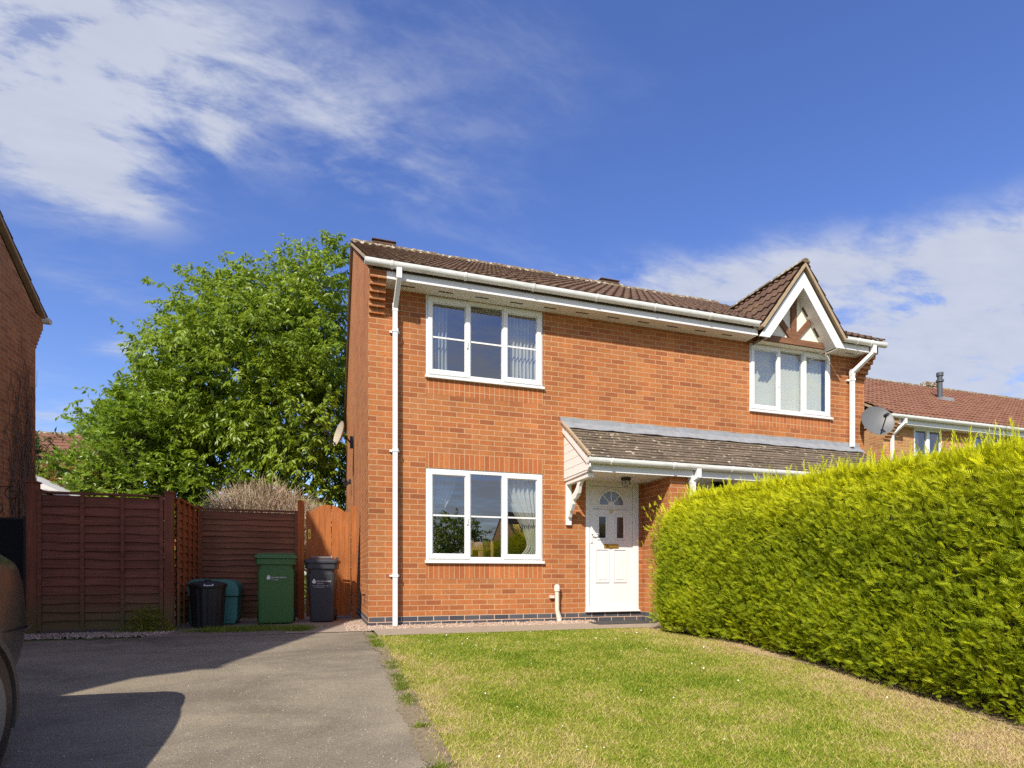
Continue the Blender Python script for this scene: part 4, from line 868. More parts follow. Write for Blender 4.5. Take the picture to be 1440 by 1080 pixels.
# ------------------------------------------------------------------ bins
white=simple('white_print',(.75,.75,.75),.6)
def textmesh(name,body,size,loc,mat,parent,al='LEFT'):
    cu=bpy.data.curves.new(name,'FONT'); cu.body=body; cu.size=size; cu.extrude=.0008; cu.align_x=al
    t=bpy.data.objects.new('tmp',cu); col.objects.link(t); bpy.context.view_layer.update()
    me=bpy.data.meshes.new_from_object(t.evaluated_get(bpy.context.evaluated_depsgraph_get())); bpy.data.objects.remove(t)
    me.transform(Matrix.Translation(loc)@Matrix.Rotation(R(90),4,'X')); me.materials.clear(); me.materials.append(mat)
    o=bpy.data.objects.new(name,me); col.objects.link(o); o.parent=parent; return o
def wheelie(loc,rz,w,d,h,mat,label,extra):
    e=empty('wheelie_bin',loc,rz,label,'wheelie bin','wheelie bins'); hb=h-.09
    # body: tapered shell; front face nearly upright
    tb,bb=w/2-.02,w/2-.075+(.03 if w>.5 else 0); fy0,fy1=-d/2+.05,-d/2+.015
    def ring(z,hw,ya,yb,r=.04):
        p=[]
        for cx,cy,t0 in ((hw-r,ya+r,-90),(hw-r,yb-r,0),(-hw+r,yb-r,90),(-hw+r,ya+r,180)):
            for k in range(4): t=R(t0+30*k); p.append((cx+r*math.cos(t),cy+r*math.sin(t),z))
        return p
    rs=[ring(.02,bb,fy0+.03,d/2-.16),ring(.05,bb+.005,fy0+.025,d/2-.15),ring(hb-.16,tb-.012,fy1+.012,d/2-.05),ring(hb-.155,tb-.03,fy1+.03,d/2-.05),ring(hb-.09,tb-.028,fy1+.028,d/2-.05),ring(hb-.085,tb+.01,fy1-.005,d/2-.03),ring(hb-.0,tb+.012,fy1-.008,d/2-.03)]
    vs=[p for r in rs for p in r]; n=16; fs=[(i*n+k,i*n+(k+1)%n,(i+1)*n+(k+1)%n,(i+1)*n+k) for i in range(len(rs)-1) for k in range(n)]+[tuple(range(n-1,-1,-1)),tuple((len(rs)-1)*n+k for k in range(n))]
    s=MB(); s.add(vs,fs); s.build('bin_body',mat,e,bevel=.004)
    rl=[ring(hb+.002,tb+.03,fy1-.03,d/2),ring(hb+.04,tb+.03,fy1-.03,d/2),ring(hb+.05,tb+.02,fy1-.02,d/2-.01),ring(h-.012,tb-.05,fy1+.08,d/2-.08),ring(h,tb-.09,fy1+.13,d/2-.12)]
    vs=[p for r in rl for p in r]; fs=[(i*n+k,i*n+(k+1)%n,(i+1)*n+(k+1)%n,(i+1)*n+k) for i in range(len(rl)-1) for k in range(n)]+[tuple(range(n-1,-1,-1)),tuple((len(rl)-1)*n+k for k in range(n))]
    s=MB(); s.add(vs,fs); s.build('bin_lid',mat,e,bevel=.004)
    for sx in (-1,1):
        s=MB(); s.lathe([(0,-.03),(.09,-.03),(.1,-.02),(.1,.02),(.09,.03),(0,.03)],(sx*(bb+.0),d/2-.1,.10),20,'x'); s.build('wheel',M['black'],e,smooth=True)
        s=MB(); s.tube([(sx*(tb+.02)-.03*sx,d/2-.02,hb+.03),(sx*(tb-.03),d/2+.05,hb+.02),(sx*(tb-.14),d/2+.05,hb+.02)],.014,8); s.box(sx*(tb-.02)-.02,sx*(tb-.02)+.02,d/2-.1,d/2-.05,hb+.06,hb+.10); s.build('handle',mat,e)
    s=MB(); 
    if extra=='black':
        s.box(-tb+.06,tb-.06,fy1+.13,fy1+.16,h+.0005,h+.012); s.build('lid_rib',simple('worn_edge',(.25,.25,.27),.5),e)
        s=MB()
    lz=hb-.30; ly=fy1+.012-.004+ (hb-.16-lz)*.02
    s.prism([(-.10+.028*math.cos(t)*(1 if math.sin(t)<.2 else .75),lz+.02+.03*math.sin(t)*(1.25 if math.sin(t)>0 else 1)) for t in [2*math.pi*k/20 for k in range(20)]],'y',ly-.004,ly-.001)
    lo=s.build('council_emblem',white,e)
    textmesh('council_name','Herefordshire',.036,(-.062,ly-.002,lz+.014),white,e); textmesh('council_name','Council',.03,(-.06,ly-.002,lz-.018),white,e)
    if extra=='black': textmesh('bin_notice','HOUSEHOLD WASTE ONLY',.019,(-.12,ly-.002,lz-.05),white,e); textmesh('bin_notice','www.herefordshire.gov.uk',.015,(-.1,ly-.002,lz-.072),white,e)
    return e
wheelie((-1.27,1.28,.0),R(3),.575,.62,1.06,simple('green_bin_plastic',(.05,.15,.035),.45,.12,4,bmp=.1,bscale=200),'green wheelie bin with white council emblem standing before the brown lap fence','green')
wheelie((-.60,1.32,.0),R(-6),.475,.54,1.0,simple('black_bin_plastic',(.035,.036,.045),.42,.15,5,bmp=.1,bscale=200),'slim black wheelie bin with white lettering standing before the orange gate','black')
e=empty('dustbin',(-2.12,.80,0),0,'round ribbed black dustbin with lid beside the fence corner','dustbin')
s=MB(); n=64; prof=[(.185,.0),(.19,.02),(.205,.30),(.22,.545),(.235,.555),(.235,.57)]; vs=[];fs=[]
for r,z in prof:
    for k in range(n): t=2*math.pi*k/n; rr=r+(.006 if (k//2)%2 and .01<z<.55 else 0); vs.append((rr*math.cos(t),rr*math.sin(t),z))
for i in range(len(prof)-1):
    for k in range(n): fs.append((i*n+k,i*n+(k+1)%n,(i+1)*n+(k+1)%n,(i+1)*n+k))
fs.append(tuple(range(n-1,-1,-1))); s.add(vs,fs); s.build('bin_body',M['black'],e)
s=MB(); s.lathe([(0,.572),(.245,.572),(.245,.6),(.2,.625),(.1,.645),(.04,.65),(.04,.665),(0,.665)],(0,0,0),40); s.build('bin_lid',M['black'],e,smooth=True)
s=MB(); s.tube([(-.0,-.255,.60),(0,-.275,.585),(.1,-.26,.585),(.1,-.235,.6)],.009,8); s.tube([(.0,-.225,.6),(.0,-.27,.585)],.009,8); s.build('handle',simple('pale_handle',(.6,.6,.6),.4),e)
e=empty('storage_box',(-2.1,1.42,0),0,'blue green plastic storage box with curved lid behind the round black dustbin','storage box')
teal=simple('teal_plastic',(.055,.2,.165),.5,.15,4)
arc=lambda cx,cz,r,a,b,n=7:[(cx+r*math.cos(R(a+(b-a)*k/n)),cz+r*math.sin(R(a+(b-a)*k/n))) for k in range(n+1)]
s=MB(); s.prism([(-.33,0.01),(.27,.01),(.30,.1)]+[(.31,.42),(-.33,.42)],'y',-.26,.3); s.build('box_body',teal,e,bevel=.02)
s=MB(); s.prism([(-.345,.425),(.325,.425)]+arc(.165,.50,.16,0,90)+[(-.26,.67)]+arc(-.25,.57,.095,90,180,4),'y',-.29,.32); s.build('box_lid',teal,e,bevel=.015)
s=MB(); s.tube([(-.1,-.266,.14),(.0,-.268,.09),(.12,-.268,.075),(.22,-.268,.09)],.008,6); s.build('box_ridge',teal,e)

# ------------------------------------------------------------------ parked car (only its tail shows)
paint=simple('dark_car_paint',(.018,.02,.024),.3,spec=.4)
b=paint.node_tree.nodes['Principled BSDF']; b.inputs['Coat Weight'].default_value=.15
ce=empty('parked_car',(-2.84,-4.34,GY(-4.34)),R(180),'dark grey hatchback parked on the driveway, only its rear corner in view','car')
ce.rotation_euler=(-R(5),0,R(180))
def car():
    # local: +Y is forward; y=0 is the tail. x symmetric
    st=[ # y, zbottom, zmid, zbelt, zroof, w_sill, w_mid, w_belt, w_roof
     (0.0,.34,.55,.80,.82,.45,.58,.55,.50),(.05,.25,.58,.88,.93,.66,.76,.72,.60),(.22,.2,.6,.93,1.06,.76,.83,.79,.64),(.5,.18,.62,.93,1.2,.81,.85,.81,.6),(.85,.18,.62,.92,1.35,.82,.855,.82,.61),
     (1.3,.18,.62,.91,1.38,.82,.86,.83,.61),(2.0,.18,.62,.9,1.36,.82,.86,.83,.6),(2.6,.18,.61,.88,1.24,.82,.86,.82,.60),(3.05,.18,.6,.87,.99,.82,.86,.81,.64),(3.5,.19,.58,.82,.90,.80,.84,.78,.6),(3.9,.22,.52,.72,.78,.7,.76,.7,.5),(4.05,.3,.48,.6,.62,.45,.5,.45,.35)]
    vs=[];fs=[]
    for y,zb,zm,zc,zr,ws,wm,wb,wr in st:
        half=[(ws*.6,zb),(ws,zb+.05),(wm,zm),(wb+.01,zc-.02),(wb-.02,zc+.02),(wr+.02,zr-.05),(wr*.7,zr)]
        vs+=[(x,y,z) for x,z in half]+[(-x,y,z) for x,z in half[::-1]]
    n=14
    for i in range(len(st)-1):
        for k in range(n): fs.append((i*n+k,i*n+(k+1)%n,(i+1)*n+(k+1)%n,(i+1)*n+k))
    fs+= [tuple(range(n)),tuple((len(st)-1)*n+k for k in range(n-1,-1,-1))]
    s=MB(); s.add(vs,fs); o=s.build('body',paint,ce); o.data.polygons.foreach_set('use_smooth',[True]*len(o.data.polygons))
    m=o.modifiers.new('ss','SUBSURF'); m.levels=2; m.render_levels=2
    for sx in (-1,1):
        for a,bb,zb_,zt in ((.75,1.35,.97,1.2),(1.42,2.4,.95,1.2)):
            q=MB(); xx=lambda z,yy: sx*(.80-(z-.93)*.62)
            q.add([(xx(zb_,a),a,zb_),(xx(zb_,bb),bb,zb_),(xx(zt,bb),bb-.12,zt-.02),(xx(zt,a),a+.1,zt)],[(0,1,2,3)]); q.build('side_window',M['darkglass'],ce,fix=False)
        for wy in (.84,3.3):
            q=MB(); q.lathe([(.0,-.1),(.24,-.1),(.31,-.09),(.325,-.05),(.325,.05),(.31,.09),(.24,.1),(.23,.06),(0,.06)],(sx*.78,wy,.31),32,'x'); w=q.build('wheel',M['black'],ce,smooth=True)
            q=MB()
            for k in range(7):
                t=2*math.pi*k/7; c_,s_=math.cos(t),math.sin(t); 
                q.add([(sx*.885,wy+.03*-s_,.31+.03*c_),(sx*.885,wy+.03*s_,.31-.03*c_),(sx*.88,wy+.21*c_+.03*s_,.31+.21*s_-.03*c_),(sx*.88,wy+.21*c_-.03*s_,.31+.21*s_+.03*c_)],[(0,1,2,3)])
            q.lathe([(.20,-.01),(.225,-.01),(.225,.012),(.20,.012)],(sx*.872,wy,.31),32,'x'); q.build('rim',simple('alloy',(.2,.21,.22),.45,metal=.3),w)
            q=MB(); pr=[(.375*math.cos(R(a)),.375*math.sin(R(a))) for a in range(-25,206,11)]; pi_=[(.345*math.cos(R(a)),.345*math.sin(R(a))) for a in range(205,-26,-11)]
            q.prism([(wy+p[0],.31+p[1]) for p in pr+pi_],'x',sx*.835,sx*.872); q.build('arch_trim',simple('arch_trim',(.09,.08,.07),.6),ce)
            q=MB(); q.lathe([(0,0),(.35,0),(.35,sx*.03),(0,sx*.03)],(sx*.828,wy,.31),32,'x'); q.build('wheel_well',M['vent'],ce)
        q=MB(); q.tube([(sx*.873,.40,.60),(sx*.80,.16,.585),(sx*.6,.03,.575)],.006,5); q.build('bumper_seam',M['vent'],ce)
        q=MB(); q.add([(sx*.6,.12,.66),(sx*.74,.26,.66),(sx*.78,.38,.82),(sx*.74,.3,.93),(sx*.57,.15,.9),(sx*.6,.055,.66),(sx*.755,.2,.66),(sx*.805,.36,.82),(sx*.765,.26,.93),(sx*.57,.08,.9)],[(5,6,7,8,9),(0,1,6,5),(1,2,7,6),(2,3,8,7),(3,4,9,8),(4,0,5,9)]); q.build('tail_light',simple('red_lens',(.45,.03,.02),.2),ce)
car()

# ------------------------------------------------------------------ hedge
def snoise(a,b,seed=0):
    r=np.zeros_like(a); rg=np.random.default_rng(seed)
    for k in range(7):
        f=1.1*1.55**k; p=rg.uniform(0,6.28,4); r+= (np.sin(a*f+p[0]+.7*np.sin(b*f*.8+p[1]))*np.sin(b*f*1.13+p[2]))/1.35**k
    return r/2.6
HX0,HX1,HY0,HY1,HZ=3.44,4.72,-1.55,-9.2,1.65
hd=empty('conifer_hedge',(4.1,-5,-.1),label='tall clipped yellow green conifer hedge running from the porch toward the street',cat='hedge')
def hedge():
    P=[];D=[];T=[];S=[]
    def face(n,near):
        y=HY0-(RNG.random(n)**near)*(HY0-HY1); t=RNG.random(n); z=.03+t*(HZ-.03)
        b=snoise(y,z*1.3,1); bulge=.09*b; low=np.clip((.42-z)/.42,0,1)**1.3*.13; top=np.clip((z-1.05)/.6,0,1)**2*.26; endr=np.clip((y-(HY0-.45))/.45,0,1)**2*.22
        x=HX0-bulge+low+top+endr; dep=RNG.random(n)**1.5*.15-.02
        g=gyv(y); z2=(z+g*np.clip(1-z/1.2,0,1))-.028*(HY0-y)*np.clip(z/HZ,0,1)
        p=np.stack([x+dep,y,z2],1); d=np.stack([-.72-.0*z,.12+0*z,.62+0*z],1)+RNG.normal(0,.42,(n,3))
        d[:,2]-=low*2.0
        keep=RNG.random(n)>np.clip(low*6.5-.12,0,.72)+.3*(snoise(y*1.7,z*2.2,5)>.45)
        tip=np.clip((z-1.05)/.55,0,1)**1.3*.85+np.clip(b,0,1)*.25+.04
        tip=tip*RNG.uniform(.5,1.1,n)*(1-dep*6).clip(.2,1)
        return p[keep],d[keep],tip[keep]
    def top(n):
        y=HY0-.05-(RNG.random(n))*(HY0-HY1-.1); x=RNG.uniform(HX0+.2,HX1,n); z=HZ+.05*snoise(y,x*1.5,2)+.03-np.clip((y-(HY0-.7))/.7,0,1)**2*.30-((x-HX0-.12<.1)*.03)-.028*(HY0-y)
        d=np.stack([-.3+0*z,-.2+0*z,1+0*z],1)+RNG.normal(0,.35,(n,3)); return np.stack([x,y,z],1),d,RNG.uniform(.5,1,n)
    def end(n):
        x=RNG.uniform(HX0+.05,HX1,n); z=RNG.uniform(.1,HZ-.18,n); y=HY0+.05*snoise(x,z,3)-np.clip((z-1.1)/.5,0,1)**2*.32
        d=np.stack([-.2+0*z,.8+0*z,.5+0*z],1)+RNG.normal(0,.4,(n,3)); return np.stack([x,y,z],1),d,np.clip((z-1.2)/.5,0,1)*.7*RNG.random(n)
    parts=[face(78000,1.1),top(26000),end(5000)]
    p=np.concatenate([a[0] for a in parts]); d=np.concatenate([a[1] for a in parts]); t=np.concatenate([a[2] for a in parts]); n=len(p)
    # flat feathery spray
    tv=[(-.03,0,0),(.03,0,0),(.012,1,.1),(-.012,1,.1)]; tf=[(0,1,2,3)]
    for k in range(5):
        y=.04+.17*k; l=.36-.05*k
        for sg in (-1,1):
            i=len(tv); tv+=[(0,y,.02),(sg*l*.5,y+.13,.03),(sg*l,y+.36,-.02),(sg*l*.4,y+.21,.05)]; tf.append((i,i+1,i+2,i+3))
    nn=np.cross(d,RNG.normal(0,1,(n,3)))
    sc=.03+.06*RNG.random(n)**1.7
    sp=np.stack([sc*RNG.uniform(.7,1.1,n),sc,sc],1)
    scatter('foliage',M['hedge'],tv,tf,p,d,nn,sp,None,None,t.clip(0,1)).parent=hd
    # long fresh leader shoots on the top edge
    m=2600; y=HY0-.1-RNG.random(m)*(HY0-HY1); x=RNG.uniform(HX0+.1,HX1,m); z=HZ+.02-np.clip((y-(HY0-.7))/.7,0,1)**2*.30-.028*(HY0-y)
    dd=np.stack([-.15+RNG.normal(0,.3,m),-.1+RNG.normal(0,.3,m),np.ones(m)],1); s3=RNG.uniform(.08,.19,m)
    k=RNG.random(m)<.5+.5*snoise(y*2,x,9); 
    o=scatter('leader_shoots',M['hedge'],tv,tf,np.stack([x,y,z],1)[k],dd[k],np.cross(dd,RNG.normal(0,1,(m,3)))[k],np.stack([s3*.28,s3,s3],1)[k],None,None,RNG.uniform(.5,1,m)[k]); o.parent=hd
    # sprigs that poke out of the end above the path
    m=110; c=np.array([HX0+.26,HY0+.10,1.42]); p=c+RNG.normal(0,1,(m,3))*[.14,.12,.14]; d=np.stack([-.3+RNG.normal(0,.4,m),.3+RNG.normal(0,.4,m),.9+RNG.normal(0,.3,m)],1); s3=RNG.uniform(.05,.1,m)
    o=scatter('sprigs',M['hedge'],tv,tf,p,d,np.cross(d,RNG.normal(0,1,(m,3))),np.stack([s3*.6,s3,s3],1),None,None,RNG.uniform(.2,.8,m)); o.parent=hd
    for o in hd.children: o.matrix_parent_inverse=Matrix.Translation((-4.1,5,.1))
    # dense inner twig mass
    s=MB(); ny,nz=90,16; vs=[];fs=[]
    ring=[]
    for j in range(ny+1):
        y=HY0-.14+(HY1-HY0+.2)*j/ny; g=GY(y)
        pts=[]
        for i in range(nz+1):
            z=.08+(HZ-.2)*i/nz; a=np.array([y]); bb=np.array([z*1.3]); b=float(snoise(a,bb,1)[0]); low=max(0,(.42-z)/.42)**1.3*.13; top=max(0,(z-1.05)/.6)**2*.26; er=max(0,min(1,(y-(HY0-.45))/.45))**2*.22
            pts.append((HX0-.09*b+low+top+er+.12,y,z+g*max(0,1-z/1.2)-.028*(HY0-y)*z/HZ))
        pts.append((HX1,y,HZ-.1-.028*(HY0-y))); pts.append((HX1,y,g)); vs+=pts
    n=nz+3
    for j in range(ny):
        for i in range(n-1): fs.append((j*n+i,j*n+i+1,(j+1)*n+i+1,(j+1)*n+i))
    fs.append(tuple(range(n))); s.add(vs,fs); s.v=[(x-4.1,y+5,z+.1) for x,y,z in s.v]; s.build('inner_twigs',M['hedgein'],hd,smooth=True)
    s=MB(); y=HY0-.3
    while y>HY1:
        x=4.0+random.uniform(-.1,.1); s.tube([(x-4.1,y+5,GY(y)+.05),(x-4.15,y+5.02,.35)],.04,7)
        for q in range(3): s.tube([(x-4.1,y+5,GY(y)+.2),(x-4.45+random.uniform(-.1,.1),y+5+random.uniform(-.3,.3),.32+random.uniform(-.1,.1))],.012,5)
        y-=random.uniform(.45,.7)
    s.build('stems',M['bark'],hd)
hedge()

# ------------------------------------------------------------------ trees and shrubs
leafT=([(0,0,0),(-.2,.3,.05),(-.17,.68,.03),(0,1,-.08),(.17,.68,.03),(.2,.3,.05),(0,.5,-.03)],[(0,6,2,1),(6,3,3,2)])
LV=[(0,0,0),(-.21,.42,.06),(0,1,-.1),(0,.45,-.02),(.21,.42,.06)]; LF=[(0,3,2,1),(0,4,2,3)]
RT=np.array([.952,-.307,0]); FW=np.array([.307,.952,0])
def tree(name,label,base,lobes,nt,per,lf,mat,trunk_r,droop=.6,tw=.45,group=None,cat='tree',avoid=None,shell=.5,limbs=True,wid=.9):
    e=empty(name,base,label=label,cat=cat,group=group); b=np.array(base,float)
    vol=np.array([l[3]**2 for l in lobes],float); pick=RNG.choice(len(lobes),nt,p=vol/vol.sum()); Lb=np.array(lobes,float)
    c=b[None]*[1,1,0]+Lb[pick][:,0:1]*RT+Lb[pick][:,1:2]*FW; c[:,2]=Lb[pick][:,2]; r=Lb[pick][:,3]
    v=RNG.normal(0,1,(nt,3)); v/=np.linalg.norm(v,axis=1,keepdims=True); rr=r*(shell+(1-shell)*RNG.random(nt)**.7)
    st=c+v*rr[:,None]
    nc=max(8,nt//22); ci=RNG.integers(0,nc,nt); cc=st[:nc][ci]; cv=v[:nc][ci]; cr=(r[:nc][ci]*.22)[:,None]
    st=np.where(RNG.random((nt,1))<.68,cc+RNG.normal(0,1,(nt,3)).clip(-1.6,1.6)*cr*[1,1,.5],st); v=cv*.7+v*.3; ctone=RNG.random(nc)[ci]
    keep=st[:,2]>.3
    if avoid is not None: keep&=avoid(st)
    st,v,ctone=st[keep],v[keep],ctone[keep]; n=len(st)
    d=v*.8+np.array([0,0,.08])+RNG.normal(0,.3,(n,3)); d/=np.linalg.norm(d,axis=1,keepdims=True)
    tl=tw*RNG.uniform(.5,1.1,n)
    ks=np.tile(np.linspace(.15,1,per),n); rep=np.repeat(np.arange(n),per)
    pos=st[rep]+d[rep]*(ks*tl[rep])[:,None]; pos[:,2]-=.22*tl[rep]*ks**2
    m=len(pos); side=np.where(np.arange(m)%2==0,1,-1)[:,None]*np.cross(d[rep],[0,0,1])
    ld=d[rep]*.45+side*.75+np.array([0,0,-droop])+RNG.normal(0,.28,(m,3)); nn=np.array([0,-.15,1.])+RNG.normal(0,.45,(m,3))
    s_=lf*RNG.uniform(.7,1.25,m)
    tone=np.clip(np.repeat(RNG.random(n)*.4+ctone*.35,per)+RNG.random(m)*.3,0,1)
    o=scatter('crown',mat,LV,LF,pos-b,ld,nn,np.stack([s_*wid,s_,s_],1),e,tone)
    s=MB(); zt=max(l[2] for l in lobes); s.tube([(0,0,-.2),(.05,.03,zt*.25),(-.08,.05,zt*.5),(.1,0,zt*.8)],[trunk_r,trunk_r*.8,trunk_r*.55,trunk_r*.15],10)
    if limbs:
        for l in lobes:
            q=l[0]*RT+l[1]*FW; z0=min(l[2]*.55,zt*.5); mid=(q[0]*.45,q[1]*.45,z0+(l[2]-z0)*.35); s.tube([(0,0,z0),mid,(q[0],q[1],l[2])],[trunk_r*.45,trunk_r*.3,trunk_r*.1],7)
            for k in range(5):
                w=np.random.default_rng(k+int(l[2]*10)).normal(0,1,3); w/=np.linalg.norm(w); s.tube([mid,(q[0]*.8+w[0]*l[3]*.4,q[1]*.8+w[1]*l[3]*.4,l[2]+w[2]*l[3]*.3),(q[0]+w[0]*l[3]*.9,q[1]+w[1]*l[3]*.9,l[2]+w[2]*l[3]*.9)],[trunk_r*.16,trunk_r*.1,trunk_r*.03],5)
    s.build('trunk',M['bark'],e,smooth=True); return e
hs=lambda p: ~((p[:,0]>-.25)&(p[:,1]<9.0))
tree('cherry_tree','large leafy green cherry tree behind the garden fence, taller than the house eaves',(-2.2,10.3,0),
 [(1.1,0,8.6,1.6),(-.2,0,7.9,1.55),(-1.6,-.3,6.4,1.6),(0,-.6,6.4,2.4),(2.3,.3,7.0,1.9),(-2.7,-.2,5.1,1.8),(1.5,-.6,4.9,2.1),(-3.5,0,3.7,1.5),(-4.2,-.2,2.8,1.2),(-2.55,0,7.2,1.15),(-1.1,0,8.5,1.1),(-3.2,0,5.6,1.1),(-1.2,-.6,4.0,1.8),(1.5,0,9.6,.85),(2.8,.3,4.7,1.9),(.8,.2,9.3,.6),(-2.9,.1,5.9,.8),(1.2,-.5,3.0,1.5)],
 11500,13,.155,M['cherry'],.24,avoid=hs)
tree('laurel_shrub','light green upright leafy shrub beside the cherry tree, with loose shoots on top',(-5.15,8.8,0),[(0,0,3.6,1.3),(-.5,-.2,2.4,1.4),(.6,0,2.6,1.4),(-.3,.1,4.7,.75),(-.95,0,4.2,.5),(.3,0,4.4,.8),(-1.1,0,3.2,.8),(-.45,0,5.3,.35)],1500,12,.13,M['laurel'],.08,droop=-.25,tw=.4,cat='shrub',wid=1.0)
tree('red_leaved_shrub','rounded shrub with coppery red young leaves near the neighbouring house corner',(-6.75,8.6,0),[(0,0,2.1,1.25),(.4,0,2.6,.9),(-.5,0,2.35,.8)],700,11,.11,M['redleaf'],.06,droop=.0,tw=.3,cat='shrub',wid=1.0)
tree('conifer_shrub','dark green feathery conifer between the neighbouring house corner and the coppery shrub',(-8.3,11.3,0),[(0,0,2.4,2.0),(.3,0,3.4,1.1),(-.8,0,3.2,1.1)],1300,12,.16,M['darkleaf'],.1,droop=.2,tw=.4,cat='shrub',wid=.6)
tree('garden_shrub','low dark green leafy shrub filling the gap behind the arched gate',(-.9,7.6,0),[(0,0,1.5,1.25),(-1.1,.4,1.4,1.2),(.35,.6,2.2,.9),(-2.2,.3,1.5,1.2)],700,11,.12,M['cherry'],.05,droop=.3,tw=.3,cat='shrub',avoid=hs)
# dry bush
def twigs(name,base,n,rad,h,label):
    e=empty(name,base,label=label,cat='shrub'); tv=[(-.5,0,0),(.5,0,0),(.3,.5,.03),(-.3,.5,.03),(.08,1,0),(-.08,1,0),(0,0,-.5),(0,0,.5),(0,.5,.32),(0,.5,-.28)]; tf=[(0,1,2,3),(3,2,4,5),(6,7,8,9)]
    a=RNG.uniform(0,6.28,n); q=RNG.random(n)**.6*rad; dome=np.sqrt(np.clip(1-(q/rad)**2,0,1)); z=h*(.45+.45*RNG.random(n))*(.55+.45*dome)
    p=np.stack([q*np.cos(a)*1.25,q*np.sin(a)*.6,z],1); d=np.stack([np.cos(a)*.7*q/rad,np.sin(a)*.5,.9+0*a],1)+RNG.normal(0,.42,(n,3)); l=RNG.uniform(.12,.38,n)
    scatter('twigs',M['drytwig'],tv,tf,p,d,RNG.normal(0,1,(n,3)),np.stack([np.full(n,.013),l,np.full(n,.013)],1),e)
    s=MB()
    for k in range(26):
        t=random.uniform(0,6.28); r=random.uniform(.2,.8)*rad; s.tube([(0,0,0),(r*.4*math.cos(t),r*.3*math.sin(t),h*.35),(r*math.cos(t),r*.5*math.sin(t),h*.7)],[.03,.02,.01],5)
    s.build('stems',M['drytwig'],e)
twigs('dry_shrub',(-1.9,5.7,0),6500,1.1,3.0,'pale bare twiggy shrub rising above the brown lap fence')
twigs('dry_shrub',(-.75,5.4,0),2000,.5,2.5,'smaller pale twiggy shrub seen above the orange gate')
# small yellowish weed at the fence foot
def weedpts(n):
    return np.stack([-2.72+RNG.normal(0,.17,n),.30+RNG.normal(0,.05,n),np.full(n,.0)],1)
we=empty('weed_clump',(-2.72,.3,0),label='yellowish straggly weed at the foot of the dark red fence post',cat='weed')
n=1100; p=np.stack([RNG.normal(0,.16,n),RNG.normal(0,.05,n),RNG.random(n)**1.5*.34],1); p[:,2]*=np.exp(-(p[:,0]/.22)**2); d=np.stack([RNG.normal(0,.6,n),RNG.normal(-.3,.4,n),RNG.uniform(.2,1,n)],1); s_=RNG.uniform(.02,.05,n)
scatter('leaves',M['weed'],LV,LF,p,d,RNG.normal(0,1,(n,3))+[0,0,1.2],np.stack([s_*.7,s_,s_],1),we)
s=MB()
for k in range(14): s.tube([(0,0,0),(random.uniform(-.1,.1),-.02,.12),(random.uniform(-.25,.25),-.04,.3)],.003,4)
s.build('stems',M['weed'],we)
# what the panes mirror across the street
tree('street_tree','round leafy tree across the street, mirrored in the ground floor window',(6.2,-24,-.5),[(0,0,2.6,1.7),(.9,0,2.1,1.2),(-1.1,0,2.0,1.3)],700,10,.22,M['cherry'],.16,tw=.4)
gabled('brick_house','brick house across the street with brown roof, mirrored in the ground floor window',20,30,-64,-54,4.6,.7,M['brick2'],M['tile'],tilestep=.3,gut=False,zb=-1)

# ------------------------------------------------------------------ camera, sun, sky
YAW=.3124; F=817.6; HOR=808.75
cam=bpy.data.cameras.new('camera'); co=bpy.data.objects.new('camera',cam); col.objects.link(co)
co.location=(-.579,-8.209,.728); co.rotation_euler=(R(90),0,-YAW); cam.sensor_width=36; cam.lens=F/1440*36; cam.shift_y=(HOR-540)/1440; cam.clip_end=3000; cam.clip_start=.05
scn.camera=co
AZ=R(39); EL=R(41.3)
sv=Vector((-math.sin(AZ)*math.cos(EL),-math.cos(AZ)*math.cos(EL),math.sin(EL)))
sl=bpy.data.lights.new('sun','SUN'); so=bpy.data.objects.new('sun',sl); col.objects.link(so); sl.energy=SUN_E; sl.angle=R(.53); sl.color=(1,.915,.78)
so.rotation_euler=sv.to_track_quat('Z','Y').to_euler(); so.location=(-20,-25,30)
w=bpy.data.worlds.new('World'); scn.world=w; w.use_nodes=True; nt=w.node_tree; nt.nodes.clear()
out=N(nt,'ShaderNodeOutputWorld'); bg=N(nt,'ShaderNodeBackground'); sky=N(nt,'ShaderNodeTexSky',sky_type='NISHITA'); sky.sun_disc=False; sky.sun_elevation=EL; sky.sun_rotation=math.atan2(sv.x,sv.y)%(2*math.pi)
sky.air_density=1.0; sky.dust_density=.9; sky.ozone_density=3.5; sky.altitude=50
bg.inputs['Strength'].default_value=SKY_S
gd=coords(nt,'Generated'); sp=N(nt,'ShaderNodeSeparateXYZ'); L(nt,gd,sp.inputs[0])
el=math_(nt,'ARCSINE',sp.outputs[2]); az=math_(nt,'ARCTAN2',sp.outputs[0],sp.outputs[1])
def px(x,y): a=math.atan((x-720)/F); return a+YAW, math.atan((HOR-y)/F*math.cos(a))
blobs=[(60,60,250,130,1.5,0),(250,95,150,60,.55,.3),(50,190,150,60,.95,.2),(150,250,90,25,.45,.35),(470,170,230,60,.5,.3),(500,268,50,18,.35,.5),(305,195,28,24,.45,0),(600,80,380,110,.32,.1),
 (1340,470,330,85,1.3,-.03),(1040,400,280,45,1.0,.03),(1430,370,170,60,.9,-.1),(1300,570,320,70,.6,0),(60,590,170,60,.5,0),(185,490,60,22,.7,0),(150,410,170,30,.28,.1),(700,330,300,20,.1,.2)]
acc=None
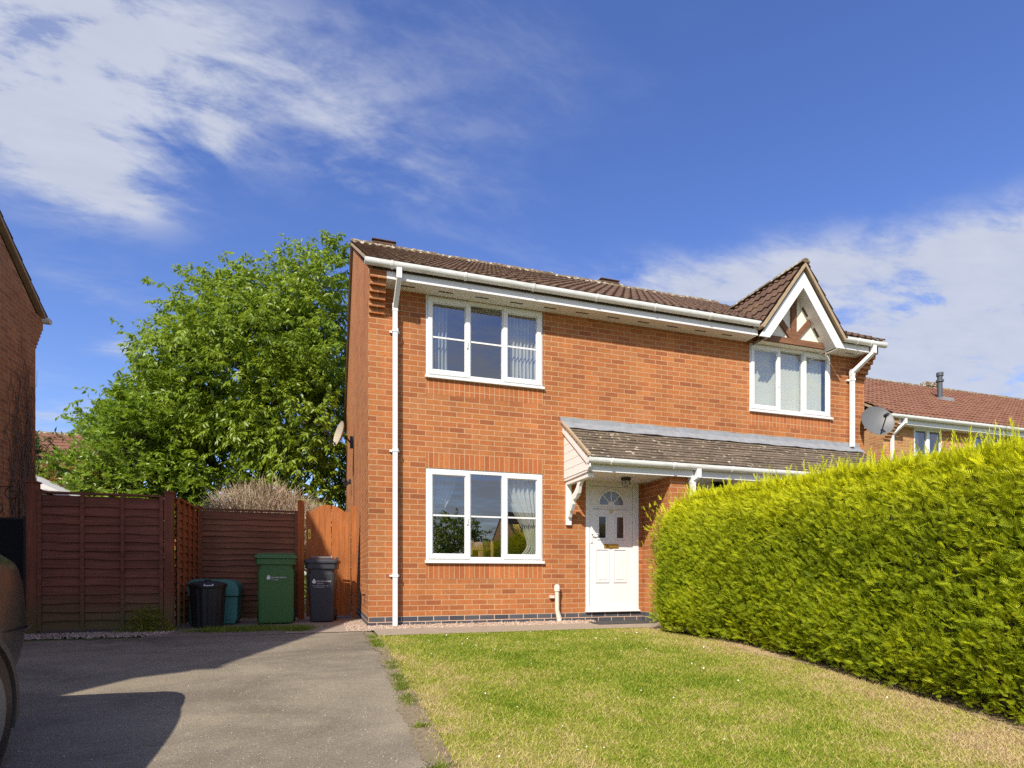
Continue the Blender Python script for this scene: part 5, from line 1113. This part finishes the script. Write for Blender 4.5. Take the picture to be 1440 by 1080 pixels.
for (x,y,rx,ry,wt,rot) in blobs:
    a0,e0=px(x,y); k=math.cos(a0-YAW); ra=rx/F*k*k; re=ry/F*k
    da=math_(nt,'SUBTRACT',az,a0); de=math_(nt,'SUBTRACT',el,e0)
    c_,s_=math.cos(rot),math.sin(rot)
    u=math_(nt,'MULTIPLY',math_(nt,'SUBTRACT',math_(nt,'MULTIPLY',da,c_),math_(nt,'MULTIPLY',de,s_)),1/ra)
    v=math_(nt,'MULTIPLY',math_(nt,'ADD',math_(nt,'MULTIPLY',da,s_),math_(nt,'MULTIPLY',de,c_)),1/re)
    g=math_(nt,'MULTIPLY',math_(nt,'EXPONENT',math_(nt,'MULTIPLY',math_(nt,'ADD',math_(nt,'MULTIPLY',u,u),math_(nt,'MULTIPLY',v,v)),-1)),wt)
    acc=g if acc is None else math_(nt,'ADD',acc,g)
acc=math_(nt,'ADD',acc,math_(nt,'MULTIPLY',math_(nt,'EXPONENT',math_(nt,'MULTIPLY',math_(nt,'ABSOLUTE',el),-7.0)),.35))
rear=math_(nt,'MULTIPLY',math_(nt,'LESS_THAN',sp.outputs[1],-.1),.7)
acc=math_(nt,'ADD',acc,math_(nt,'MULTIPLY',rear,1))
# cloud layer projected on a plane overhead, stretched into streaks
den=math_(nt,'MAXIMUM',math_(nt,'ADD',sp.outputs[2],.12),.03)
cb=N(nt,'ShaderNodeCombineXYZ'); L(nt,math_(nt,'DIVIDE',sp.outputs[0],den),cb.inputs[0]); L(nt,math_(nt,'DIVIDE',sp.outputs[1],den),cb.inputs[1])
n1=noise(nt,scaled(nt,cb.outputs[0],(1.0,1.5,1),(3.1,1.2,0),(0,0,R(-35))),2.3,9,.62,.5)
n2=noise(nt,scaled(nt,cb.outputs[0],(1,2.2,1),(8,4,0),(0,0,R(-50))),5.5,6,.65,.3)
nz=math_(nt,'ADD',math_(nt,'MULTIPLY',n1,.62),math_(nt,'MULTIPLY',n2,.38))
dens=math_(nt,'MULTIPLY',acc,math_(nt,'ADD',math_(nt,'MULTIPLY',math_(nt,'SUBTRACT',nz,.5),4.2),.58,True))
dens=math_(nt,'ADD',dens,math_(nt,'MULTIPLY',math_(nt,'SUBTRACT',acc,.6),.42,True))
sm=N(nt,'ShaderNodeMapRange',interpolation_type='SMOOTHSTEP'); L(nt,dens,sm.inputs[0]); sm.inputs[1].default_value=.04; sm.inputs[2].default_value=.95; sm.inputs[4].default_value=.93
hs_=N(nt,'ShaderNodeHueSaturation',i_Hue=.518,i_Saturation=SAT,i_Value=SKYV); L(nt,sky.outputs[0],hs_.inputs['Color'])
cl=mixc(nt,math_(nt,'MULTIPLY',n2,1),CLD0,CLD1)
L(nt,mixc(nt,sm.outputs[0],hs_.outputs[0],cl),bg.inputs[0]); L(nt,bg.outputs[0],out.inputs[0])
w.cycles.sampling_method='AUTOMATIC'
scn.view_settings.view_transform='Standard'; scn.view_settings.look='None'; scn.view_settings.exposure=EXPO; scn.view_settings.gamma=1
scn.cycles.max_bounces=6; scn.cycles.diffuse_bounces=3; scn.cycles.glossy_bounces=3; scn.cycles.transmission_bounces=3; scn.cycles.transparent_max_bounces=8; scn.cycles.use_denoising=False
scn.cycles.sample_clamp_indirect=3
